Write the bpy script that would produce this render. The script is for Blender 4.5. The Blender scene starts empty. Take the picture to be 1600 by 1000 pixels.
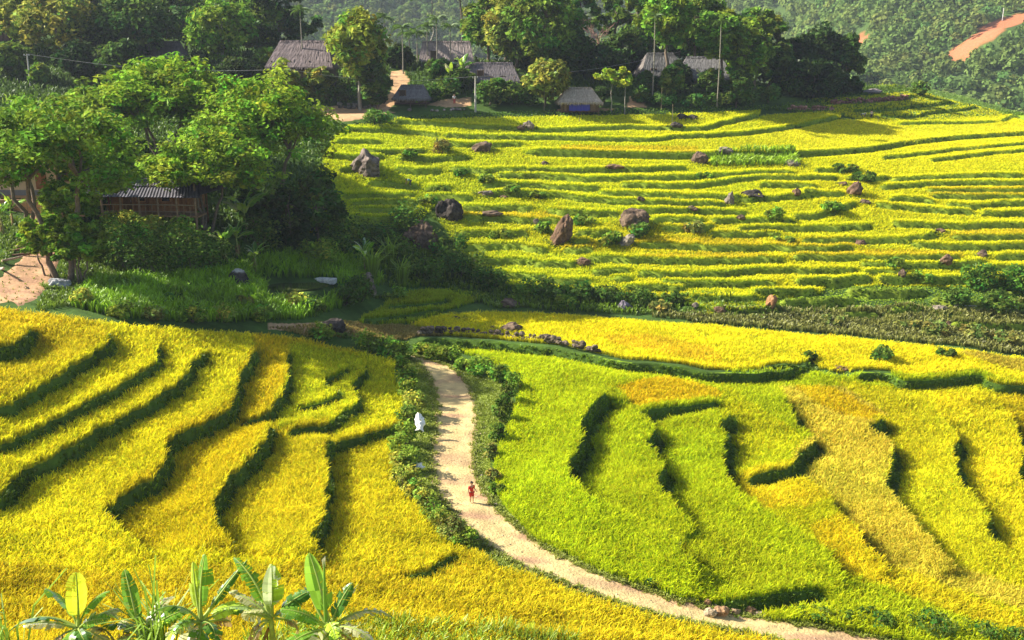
import bpy, math, random
import numpy as np
from mathutils import Vector, Euler

random.seed(7)
RNG = np.random.default_rng(11)
R = math.radians
SC = bpy.context.scene
COL = SC.collection

# ------------------------------------------------------------------ camera
F = 1586.0
PITCH = R(15)
CS, SN = math.cos(PITCH), math.sin(PITCH)
cd = bpy.data.cameras.new('camera')
cd.sensor_width = 36.0
cd.lens = 36.0 * F / 1600.0
cd.clip_start = 0.5
cd.clip_end = 5000
cam = bpy.data.objects.new('camera', cd)
COL.objects.link(cam)
cam.rotation_euler = (math.pi / 2 - PITCH, 0, 0)
SC.camera = cam


def raydir(px, py):
    x = (np.asarray(px, float) - 800) / F
    y = (500 - np.asarray(py, float)) / F
    return x, y * SN + CS, y * CS - SN


def proj(X, Y, Z):
    zc = Y * CS - Z * SN
    return 800 + F * X / zc, 500 - F * (Y * SN + Z * CS) / zc, zc


# ------------------------------------------------------------------ light
SUN_EL, SUN_B = R(35), R(9)
sv = Vector((-math.cos(SUN_EL) * math.cos(SUN_B), math.cos(SUN_EL) * math.sin(SUN_B), math.sin(SUN_EL)))
ld = bpy.data.lights.new('sun', 'SUN')
ld.energy = 5.0
ld.angle = R(0.5)
ld.color = (1.0, 0.94, 0.82)
lo = bpy.data.objects.new('sun', ld)
COL.objects.link(lo)
lo.rotation_euler = (-sv).to_track_quat('-Z', 'Y').to_euler()
W = bpy.data.worlds.new('World')
SC.world = W
W.use_nodes = True
nt = W.node_tree
sky = nt.nodes.new('ShaderNodeTexSky')
sky.sky_type = 'NISHITA'
sky.sun_disc = False
sky.sun_elevation = SUN_EL
sky.sun_rotation = math.atan2(sv.x, sv.y)
sky.air_density = 1.0
sky.dust_density = 2.0
bg = nt.nodes['Background']
nt.links.new(sky.outputs[0], bg.inputs[0])
bg.inputs[1].default_value = 0.08
SC.view_settings.view_transform = 'Standard'
SC.view_settings.look = 'None'
SC.view_settings.exposure = 1.5
SC.view_settings.gamma = 1.0
SC.cycles.max_bounces = 6
SC.cycles.diffuse_bounces = 3
SC.cycles.transmission_bounces = 4
SC.cycles.volume_bounces = 0
SC.cycles.transparent_max_bounces = 4
SC.cycles.caustics_reflective = False
SC.cycles.caustics_refractive = False


# ------------------------------------------------------------------ mesh helpers
class MB:
    """collects vertices, faces and point colours, builds one mesh object"""

    def __init__(self):
        self.v, self.f, self.c, self.n, self.s = [], {3: [], 4: []}, [], 0, {3: [], 4: []}

    def add(self, v, f, c=(0.5, 0.5, 0.5), smooth=False):
        v = np.asarray(v, np.float32).reshape(-1, 3)
        if len(v) == 0:
            return self
        if isinstance(f, dict):
            fs = f
        else:
            f = np.asarray(f, np.int32)
            fs = {f.shape[1]: f}
        for k, a in fs.items():
            if len(a):
                self.f[k].append(np.asarray(a, np.int32) + self.n)
                self.s[k].append(np.full(len(a), smooth))
        c = np.asarray(c, np.float32)
        if c.ndim == 1:
            c = np.broadcast_to(c, (len(v), 3))
        self.v.append(v)
        self.c.append(c)
        self.n += len(v)
        return self

    def box(self, cx, cy, cz, sx, sy, sz, c=(0.5, 0.5, 0.5), rz=0.0):
        v = np.array([(x, y, z) for x in (-.5, .5) for y in (-.5, .5) for z in (-.5, .5)]) * (sx, sy, sz)
        cr, sr = math.cos(rz), math.sin(rz)
        v = np.stack([v[:, 0] * cr - v[:, 1] * sr + cx, v[:, 0] * sr + v[:, 1] * cr + cy, v[:, 2] + cz], 1)
        f = [(0, 1, 3, 2), (4, 6, 7, 5), (0, 4, 5, 1), (2, 3, 7, 6), (0, 2, 6, 4), (1, 5, 7, 3)]
        return self.add(v, f, c)

    def tube(self, pts, rad, c=(0.5, 0.5, 0.5), sides=6, cap=True):
        pts = np.asarray(pts, float)
        n = len(pts)
        rad = np.broadcast_to(np.asarray(rad, float), (n,))
        t = np.gradient(pts, axis=0)
        t /= np.linalg.norm(t, axis=1)[:, None] + 1e-9
        ref = np.array([1.0, 0, 0]) if abs(t[0][2]) > .8 else np.array([0, 0, 1.0])
        u = np.cross(t, ref)
        u /= np.linalg.norm(u, axis=1)[:, None] + 1e-9
        w = np.cross(t, u)
        a = np.arange(sides) * 2 * math.pi / sides
        v = pts[:, None] + rad[:, None, None] * (np.cos(a)[None, :, None] * u[:, None] + np.sin(a)[None, :, None] * w[:, None])
        i, j = np.meshgrid(np.arange(n - 1), np.arange(sides), indexing='ij')
        j2 = (j + 1) % sides
        f = np.stack([i * sides + j, i * sides + j2, (i + 1) * sides + j2, (i + 1) * sides + j], -1).reshape(-1, 4)
        v = v.reshape(-1, 3)
        cc = np.asarray(c, float)
        if cc.ndim == 2:
            cc = np.repeat(cc, sides, 0)
        self.add(v, f, cc, True)
        if cap and sides == 4:
            pass
        return self

    def build(self, name, m, parent=None):
        me = bpy.data.meshes.new(name)
        if self.n:
            v = np.concatenate(self.v)
            c = np.concatenate(self.c)
            q = np.concatenate(self.f[4]) if self.f[4] else np.zeros((0, 4), np.int32)
            t = np.concatenate(self.f[3]) if self.f[3] else np.zeros((0, 3), np.int32)
            loops = np.concatenate([q.ravel(), t.ravel()])
            starts = np.concatenate([np.arange(len(q)) * 4, len(q) * 4 + np.arange(len(t)) * 3])
            sm = np.concatenate((self.s[4] or [np.zeros(0, bool)]) + (self.s[3] or [np.zeros(0, bool)]))
            me.vertices.add(len(v))
            me.vertices.foreach_set('co', v.ravel())
            me.loops.add(len(loops))
            me.loops.foreach_set('vertex_index', loops.astype(np.int32))
            me.polygons.add(len(starts))
            me.polygons.foreach_set('loop_start', starts.astype(np.int32))
            me.polygons.foreach_set('use_smooth', sm)
            me.update(calc_edges=True)
            at = me.color_attributes.new('Col', 'FLOAT_COLOR', 'POINT')
            at.data.foreach_set('color', np.concatenate([c, np.ones((len(c), 1), np.float32)], 1).astype(np.float32).ravel())
        if m is not None:
            me.materials.append(m)
        o = bpy.data.objects.new(name, me)
        COL.objects.link(o)
        if parent is not None:
            o.parent = parent
        return o


def tag(o, label=None, cat=None, group=None, kind=None):
    if label:
        o['label'] = label
    if cat:
        o['category'] = cat
    if group:
        o['group'] = group
    if kind:
        o['kind'] = kind
    return o


def empty(name, loc, label, cat, group=None, rz=0.0):
    o = bpy.data.objects.new(name, None)
    COL.objects.link(o)
    o.location = loc
    o.rotation_euler = (0, 0, rz)
    o.empty_display_size = 0.3
    return tag(o, label, cat, group)


# ------------------------------------------------------------------ materials
def mat_attr(name, rough=0.8, trans=0.0, spec=0.2, nscale=0.0, namt=0.0, bump=0.0, bscale=20.0, detail=4.0):
    """colour comes from the mesh's own colour, broken up by noise; leaves let light through"""
    m = bpy.data.materials.new(name)
    m.use_nodes = True
    t = m.node_tree
    t.nodes.clear()
    out = t.nodes.new('ShaderNodeOutputMaterial')
    at = t.nodes.new('ShaderNodeAttribute')
    at.attribute_name = 'Col'
    col = at.outputs['Color']
    if namt > 0:
        tc = t.nodes.new('ShaderNodeTexCoord')
        nz = t.nodes.new('ShaderNodeTexNoise')
        nz.inputs['Scale'].default_value = nscale
        nz.inputs['Detail'].default_value = detail
        nz.inputs['Roughness'].default_value = 0.65
        t.links.new(tc.outputs['Object'], nz.inputs['Vector'])
        mr = t.nodes.new('ShaderNodeMapRange')
        mr.inputs['From Min'].default_value = 0.3
        mr.inputs['From Max'].default_value = 0.7
        mr.inputs['To Min'].default_value = 1 - namt
        mr.inputs['To Max'].default_value = 1 + namt
        t.links.new(nz.outputs['Fac'], mr.inputs['Value'])
        vm = t.nodes.new('ShaderNodeVectorMath')
        vm.operation = 'SCALE'
        t.links.new(col, vm.inputs[0])
        t.links.new(mr.outputs[0], vm.inputs['Scale'])
        col = vm.outputs[0]
    if trans > 0:
        d = t.nodes.new('ShaderNodeBsdfDiffuse')
        tr = t.nodes.new('ShaderNodeBsdfTranslucent')
        mx = t.nodes.new('ShaderNodeMixShader')
        mx.inputs[0].default_value = trans
        t.links.new(col, d.inputs['Color'])
        t.links.new(col, tr.inputs['Color'])
        t.links.new(d.outputs[0], mx.inputs[1])
        t.links.new(tr.outputs[0], mx.inputs[2])
        sh = mx.outputs[0]
        if spec > 0:
            gl = t.nodes.new('ShaderNodeBsdfGlossy')
            gl.inputs['Roughness'].default_value = rough
            gl.inputs['Color'].default_value = (1, 1, 1, 1)
            lw = t.nodes.new('ShaderNodeLayerWeight')
            lw.inputs['Blend'].default_value = 0.25
            ml = t.nodes.new('ShaderNodeMath')
            ml.operation = 'MULTIPLY'
            ml.inputs[1].default_value = spec
            t.links.new(lw.outputs['Fresnel'], ml.inputs[0])
            m2 = t.nodes.new('ShaderNodeMixShader')
            t.links.new(ml.outputs[0], m2.inputs[0])
            t.links.new(sh, m2.inputs[1])
            t.links.new(gl.outputs[0], m2.inputs[2])
            sh = m2.outputs[0]
    else:
        p = t.nodes.new('ShaderNodeBsdfPrincipled')
        p.inputs['Roughness'].default_value = rough
        p.inputs['Specular IOR Level'].default_value = spec
        t.links.new(col, p.inputs['Base Color'])
        if bump > 0:
            tc = t.nodes.new('ShaderNodeTexCoord')
            nb = t.nodes.new('ShaderNodeTexNoise')
            nb.inputs['Scale'].default_value = bscale
            nb.inputs['Detail'].default_value = 6
            t.links.new(tc.outputs['Object'], nb.inputs['Vector'])
            b = t.nodes.new('ShaderNodeBump')
            b.inputs['Strength'].default_value = bump
            b.inputs['Distance'].default_value = 0.1
            t.links.new(nb.outputs['Fac'], b.inputs['Height'])
            t.links.new(b.outputs[0], p.inputs['Normal'])
        sh = p.outputs[0]
    t.links.new(sh, out.inputs['Surface'])
    return m


M_rice = mat_attr('rice_plants', 0.6, 0.48, 0.0)
M_grass = mat_attr('grass_blades', 0.6, 0.35, 0.05)
M_leaf = mat_attr('tree_leaves', 0.6, 0.40, 0.05)
M_broad = mat_attr('broad_leaves', 0.35, 0.42, 0.22)
M_soil = mat_attr('soil', 0.95, 0, 0.1, 1.3, 0.25, 0.6, 6.0)
M_bark = mat_attr('bark', 0.9, 0, 0.1, 5.0, 0.35, 0.5, 12.0)
M_rock = mat_attr('rock', 0.95, 0, 0.1, 2.6, 0.6, 1.0, 7.0, 8.0)
M_wood = mat_attr('weathered_wood', 0.8, 0, 0.15, 4.0, 0.3, 0.3, 15.0)
M_thatch = mat_attr('thatch', 0.95, 0, 0.05, 3.0, 0.25, 0.5, 18.0)
M_plain = mat_attr('painted', 0.7, 0, 0.2, 2.0, 0.12, 0.1, 20.0)
M_cloth = mat_attr('cloth', 0.85, 0, 0.1, 8.0, 0.08)
M_skin = mat_attr('skin', 0.6, 0, 0.25)
M_forest = mat_attr('forest_leaves', 0.6, 0.3, 0.0)


def vnoise(x, y, s, seed=0):
    """cheap smooth value noise on arrays, about -1..1"""
    x = np.asarray(x, float) / s + seed * 17.31
    y = np.asarray(y, float) / s - seed * 9.17
    xi, yi = np.floor(x), np.floor(y)
    xf, yf = x - xi, y - yi
    u, v = xf * xf * (3 - 2 * xf), yf * yf * (3 - 2 * yf)

    def h(a, b):
        k = np.sin(a * 127.1 + b * 311.7 + seed * 74.7) * 43758.5453
        return (k - np.floor(k)) * 2 - 1
    return (h(xi, yi) * (1 - u) + h(xi + 1, yi) * u) * (1 - v) + (h(xi, yi + 1) * (1 - u) + h(xi + 1, yi + 1) * u) * v
# ------------------------------------------------------------------ lie of the land
# (column, row, height): points of the ground seen along a line of sight, at a height below the viewpoint
CZ = [(650, 560, -25), (715, 640, -25), (737, 768, -25.2), (830, 860, -25.6), (1000, 925, -26.2), (1150, 970, -26.8), (1350, 1000, -27.5),
      (0, 480, -16.8), (0, 533, -17.3), (0, 630, -18.6), (0, 690, -19.7), (0, 770, -20.8), (60, 900, -21.3), (0, 1000, -20.3),
      (170, 525, -18.5), (246, 540, -19.6), (320, 540, -20.6), (395, 550, -21.7), (447, 560, -22.6), (510, 590, -23.3), (565, 570, -24.1), (625, 600, -24.8),
      (160, 790, -21.9), (333, 793, -22.9), (484, 832, -23.6), (600, 800, -24.5), (640, 720, -24.9), (510, 700, -23.9), (420, 660, -22.8), (262, 690, -21.7),
      (300, 900, -22.2), (500, 930, -23.2), (700, 900, -24.6), (800, 960, -24.6), (300, 1000, -21), (600, 1000, -22.8), (900, 1000, -24.8), (1100, 1000, -26.2),
      (0, 1150, -17), (400, 1150, -18), (800, 1150, -20.5), (1200, 1150, -24), (1600, 1150, -26.5),
      (947, 597, -25.4), (907, 680, -25.4), (951, 781, -25.6), (1068, 866, -26.2), (1200, 945, -27),
      (1010, 650, -26.2), (1029, 745, -26.3), (1095, 815, -26.6), (1130, 690, -27), (1192, 788, -27.2), (1290, 851, -27.6), (1242, 700, -28), (1225, 612, -27.6),
      (1300, 770, -28.3), (1379, 865, -28.5), (1390, 690, -29.1), (1424, 801, -29.1), (1500, 877, -29.3), (1497, 700, -30), (1541, 800, -30), (1600, 868, -30.2),
      (1592, 690, -30.7), (1600, 960, -29.6), (1400, 940, -28.3), (1700, 700, -32), (1700, 900, -31.3),
      (800, 510, -25.8), (900, 530, -25.8), (1000, 510, -26.2), (1100, 550, -26.6), (1300, 545, -27.2), (1500, 565, -28.2), (1600, 575, -28.8), (760, 540, -25.4),
      (900, 570, -25.5), (1070, 590, -26.2), (1300, 590, -27.8), (1500, 610, -29),
      (1000, 490, -27.2), (1300, 510, -28.5), (1600, 545, -29.5), (800, 480, -26), (700, 480, -25.2), (600, 500, -24.5)]
# (column, row, distance)
CD = [(1000, 460, 112), (1300, 480, 112.5), (1600, 510, 110), (700, 440, 112), (800, 440, 113), (1000, 400, 119), (1300, 420, 120), (1600, 440, 121), (700, 370, 120),
      (1000, 330, 128), (1300, 330, 132), (1600, 340, 134), (600, 320, 124), (600, 250, 133), (800, 260, 136), (1000, 250, 141), (1300, 250, 148), (1600, 250, 152),
      (600, 190, 146), (800, 190, 150), (1000, 190, 156), (1250, 200, 166), (1500, 205, 176), (1300, 160, 186), (1500, 175, 196), (1590, 180, 205), (1400, 135, 208),
      (700, 172, 153), (900, 172, 157), (1100, 165, 163), (550, 178, 147), (500, 165, 150), (480, 150, 154), (690, 110, 166), (620, 122, 162), (1080, 135, 172),
      (80, 450, 78), (30, 400, 84), (50, 330, 95), (200, 380, 92), (300, 460, 82), (200, 480, 75), (330, 375, 98), (450, 450, 92), (470, 490, 86), (520, 430, 98),
      (560, 480, 96), (600, 450, 102), (450, 330, 108), (250, 250, 115), (420, 280, 118), (0, 200, 125), (100, 150, 148), (300, 160, 146), (100, 125, 158),
      (300, 130, 160), (200, 90, 175), (50, 60, 180), (100, 0, 210), (-100, 0, 205), (320, 30, 205), (1750, 300, 145), (1750, 190, 190), (-150, 480, 68), (-150, 300, 92)]
CW = [(0, 10, -9), (-14, 10, -9), (14, 10, -10), (0, 20, -14.6), (-16, 22, -14.9), (16, 22, -17.5), (-20, 205, -3), (0, 205, -4), (25, 200, -6), (45, 205, -7),
      (-60, 60, -10), (-70, 90, -9), (-90, 130, -5), (-120, 170, 4), (60, 235, -16), (110, 235, -22), (0, 235, -8), (-50, 235, 0), (-110, 235, 20),
      (-45, 40, -10), (60, 45, -31), (75, 75, -33), (85, 110, -32), (110, 150, -23)]
_p = []
for a, b, z in CZ:
    dx, dy, dz = raydir(a, b)
    t = z / dz
    _p.append((dx * t, dy * t, z))
for a, b, d in CD:
    dx, dy, dz = raydir(a, b)
    _p.append((dx * d, dy * d, dz * d))
_p += CW
_p = np.array(_p, float)
_n = len(_p)


def _U(r2):
    return r2 * np.log(r2 + 1e-9)


_s = 50.0
_xy = _p[:, :2] / _s
_d2 = ((_xy[:, None] - _xy[None]) ** 2).sum(-1)
_A = np.zeros((_n + 3, _n + 3))
_A[:_n, :_n] = _U(_d2) + np.eye(_n) * 0.004
_A[:_n, _n] = 1
_A[:_n, _n + 1:] = _xy
_A[_n:, :_n] = _A[:_n, _n:].T
_w = np.linalg.solve(_A, np.concatenate([_p[:, 2], np.zeros(3)]))


def tps(X, Y):
    X = np.asarray(X, float)
    sh = X.shape
    q = np.stack([X.ravel(), np.asarray(Y, float).ravel()], 1) / _s
    out = np.empty(len(q))
    for i in range(0, len(q), 40000):
        k = q[i:i + 40000]
        out[i:i + 40000] = _U(((k[:, None] - _xy[None]) ** 2).sum(-1)) @ _w[:_n] + _w[_n] + k @ _w[_n + 1:]
    return out.reshape(sh)


# polar sheet around the viewpoint
AA = np.linspace(R(-37), R(37), 620)
RR = np.concatenate([np.arange(11, 32, 0.6), np.arange(32, 112, 0.2), np.arange(112, 172, 0.24), np.arange(172, 246, 0.8)])
GA, GR = np.meshgrid(AA, RR)
GX, GY = GR * np.sin(GA), GR * np.cos(GA)
BZ = tps(GX, GY)


def _look(G, X, Y):
    r = np.hypot(X, Y)
    fi = np.interp(r, RR, np.arange(len(RR)))
    fj = np.clip((np.arctan2(X, Y) - AA[0]) / (AA[1] - AA[0]), 0, len(AA) - 1.001)
    i = np.clip(fi.astype(int), 0, len(RR) - 2)
    j = fj.astype(int)
    u, v = fi - i, fj - j
    return (G[i, j] * (1 - v) + G[i, j + 1] * v) * (1 - u) + (G[i + 1, j] * (1 - v) + G[i + 1, j + 1] * v) * u


_T = np.arange(12, 240, 0.12)


def hit(px, py, lift=0.0, G=None):
    """first point of the ground (raised by lift) along a line of sight"""
    G = BZ if G is None else G
    dx, dy, dz = raydir(px, py)
    X, Y, Z = dx * _T, dy * _T, dz * _T
    below = Z < _look(G, X, Y) + lift
    k = int(np.argmax(below)) if below.any() else len(_T) - 1
    k = max(k, 1)
    h0 = Z[k - 1] - _look(G, X[k - 1:k], Y[k - 1:k])[0] - lift
    h1 = Z[k] - _look(G, X[k:k + 1], Y[k:k + 1])[0] - lift
    f = h0 / (h0 - h1) if h0 > h1 else 0
    t = _T[k - 1] + f * (_T[k] - _T[k - 1])
    return np.array([dx * t, dy * t, dz * t])


def hits(pts, lift=0.0, G=None):
    return np.array([hit(a, b, lift, G) for a, b in pts])


# level pads (yard, pond, house plots): centre, radius, blend
def pad(x, y, r, blend, z=None):
    global BZ
    if z is None:
        z = _look(BZ, np.array([x]), np.array([y]))[0]
    d = np.hypot(GX - x, GY - y)
    k = np.clip((r + blend - d) / blend, 0, 1)
    k = k * k * (3 - 2 * k)
    BZ = BZ * (1 - k) + z * k
    return z


def smooth_line(pts, n=6):
    p = np.asarray(pts, float)
    p = np.concatenate([[2 * p[0] - p[1]], p, [2 * p[-1] - p[-2]]])
    out = []
    for i in range(1, len(p) - 2):
        for t in np.arange(n) / n:
            a, b, c, d = p[i - 1], p[i], p[i + 1], p[i + 2]
            out.append(.5 * (2 * b + (c - a) * t + (2 * a - 5 * b + 4 * c - d) * t * t + (3 * b - a - 3 * c + d) * t ** 3))
    out.append(p[-2])
    return np.array(out)


_pond = hit(455, 452)
POND_Z = pad(_pond[0], _pond[1] + .3, 2.2, 2.2) - 0.25
_yard = hit(560, 178)
pad(_yard[0], _yard[1], 3.5, 4)
_stilt = hit(245, 372)
pad(_stilt[0], _stilt[1] + 3, 6, 4)

# terrace edges, the higher field on the left hand when walked in order: near ones are traced along the rice tops at the brink
L1 = [(-40, 545), (0, 533), (25, 526), (38, 516), (53, 497)]
L2 = [(-40, 634), (0, 626), (25, 617), (50, 602), (75, 588), (112, 565), (140, 547), (160, 535), (170, 525), (168, 516), (160, 508), (152, 502)]
L3 = [(-40, 694), (0, 685), (25, 674), (62, 656), (100, 641), (137, 622), (175, 602), (212, 577), (237, 566), (246, 547), (246, 535), (241, 524)]
L4 = [(-50, 785), (0, 760), (10, 749), (25, 734), (50, 715), (100, 690), (137, 670), (175, 650), (212, 632), (245, 610), (275, 590), (292, 575), (297, 562), (315, 547), (320, 537)]
L5 = [(252, 851), (218, 840), (193, 823), (168, 800), (160, 790), (190, 765), (210, 751), (238, 739), (250, 725), (257, 712), (260, 700), (262, 681), (287, 667), (325, 650), (355, 632), (367, 615), (372, 582), (385, 565), (395, 545), (398, 532)]
LF = [(375, 846), (364, 840), (344, 824), (333, 793), (334, 770), (350, 751), (353, 740), (372, 725), (388, 710), (400, 697), (415, 678), (422, 655), (419, 645)]
LG = [(372, 636), (390, 641), (410, 637), (422, 630), (432, 617), (445, 600), (449, 572), (447, 540)]
LH = [(457, 622), (485, 623), (510, 619), (526, 612), (527, 607), (510, 598), (507, 590), (515, 585), (533, 578), (541, 568)]
LI = [(437, 663), (475, 657), (512, 656), (530, 643), (550, 630), (561, 615), (550, 600), (550, 592), (565, 580), (570, 570), (562, 557)]
LJ = [(512, 857), (498, 849), (484, 832), (490, 815), (503, 798), (508, 762), (511, 720), (506, 697), (511, 684), (518, 668)]
LK = [(518, 675), (545, 677), (575, 670), (605, 660), (630, 654)]
LM = [(622, 880), (649, 887), (680, 874), (712, 851)]
R1 = [(1105, 880), (1068, 866), (1049, 840), (1020, 818), (985, 798), (951, 781), (934, 775), (912, 759), (890, 737), (887, 718), (900, 697), (911, 677), (907, 655), (920, 635), (942, 610), (947, 597)]
R2 = [(1095, 815), (1075, 803), (1060, 790), (1046, 770), (1029, 754), (1028, 737), (1036, 722), (1020, 697), (1008, 683), (1024, 666), (1010, 650), (998, 635), (985, 622)]
R2b = [(1000, 636), (1035, 629), (1090, 626), (1125, 620)]
R3 = [(1340, 897), (1306, 876), (1290, 851), (1253, 824), (1220, 806), (1192, 788), (1175, 776), (1153, 759), (1136, 737), (1132, 717), (1130, 697), (1135, 677), (1127, 660), (1137, 642), (1133, 630)]
R4 = [(1160, 733), (1200, 729), (1237, 722), (1242, 710), (1257, 695), (1275, 682), (1257, 667), (1242, 652), (1241, 638), (1232, 628), (1225, 612)]
R5 = [(1400, 880), (1379, 866), (1350, 842), (1340, 818), (1315, 798), (1303, 784), (1298, 767), (1281, 756), (1262, 742), (1242, 728)]
R6 = [(1505, 880), (1472, 857), (1446, 826), (1424, 801), (1401, 773), (1384, 752), (1392, 720), (1395, 695), (1386, 678), (1360, 664), (1375, 651), (1390, 645)]
R7 = [(1640, 890), (1600, 868), (1572, 851), (1542, 827), (1544, 810), (1541, 793), (1522, 770), (1498, 743), (1497, 720), (1490, 700), (1497, 678), (1482, 660), (1460, 640)]
R8 = [(1640, 770), (1600, 750), (1592, 738), (1600, 700), (1592, 678), (1585, 650), (1570, 632)]
R9 = [(1120, 922), (1160, 926), (1215, 918), (1290, 910)]
S1 = [(640, 521), (690, 520), (745, 524), (800, 528), (870, 535), (900, 542), (937, 550), (975, 557), (1025, 560), (1075, 567), (1112, 574), (1150, 576), (1185, 575), (1237, 567), (1260, 563)]
S2 = [(1330, 578), (1362, 575), (1390, 577), (1412, 588), (1450, 587), (1500, 582), (1532, 580), (1562, 594), (1640, 597)]
RW1 = [(1112, 882), (1090, 876), (1068, 862), (1047, 838)]
B1, B2, B3 = [(1100, 520), (1080, 510)], [(1178, 524), (1160, 515)], [(1195, 571), (1240, 567), (1262, 562), (1258, 550)]
LN1 = [(380, 918), (300, 928), (200, 938), (90, 934), (0, 928), (-80, 925)]
LN2 = [(1060, 990), (900, 978), (780, 970), (650, 952), (540, 926), (440, 905)]
LN3 = [(120, 868), (60, 872), (0, 868), (-60, 866)]
# (points, step, reach, taper in metres at each end)
NEAR = [(L1, 1.1, 2.6, 2), (L2, .8, 2.4, 2.5), (L3, 0.7, 2.2, 2), (L4, .85, 2.5, 2.5), (L5, .95, 2.8, 3), (LF, 1.1, 2.6, 1.5), (LG, .8, 2.2, 1), (LH, .5, 1.6, 1),
        (LI, .7, 2.0, 1.2), (LJ, 1.15, 2.8, 1.5), (LK, .8, 1.8, 1.0), (LM, .5, 1.5, 1.2), (R1, 1.5, 3, 1.5), (R2, 1.35, 2.6, 1.2), (R2b, .8, 2, 1), (R3, 1.15, 2.8, 2),
        (R4, 1.0, 2.4, 1.5), (R5, 1.2, 2.2, 1.5), (R6, 1.35, 2.6, 1.5), (R7, 1.35, 2.6, 1.5), (R8, 1.3, 2.4, 1.5), (LN1, .55, 2.6, 3), (LN2, .5, 2.4, 4), (LN3, .4, 2, 2), (RW1, .9, 2, .6), (B1, .35, 1.2, .3), (B2, .35, 1.2, .3), (B3, .6, 1.6, .6), (R9, .7, 1.8, 1.5), (S1, 1.15, 3.2, 3), (S2, 1.0, 3, 2)]
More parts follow.
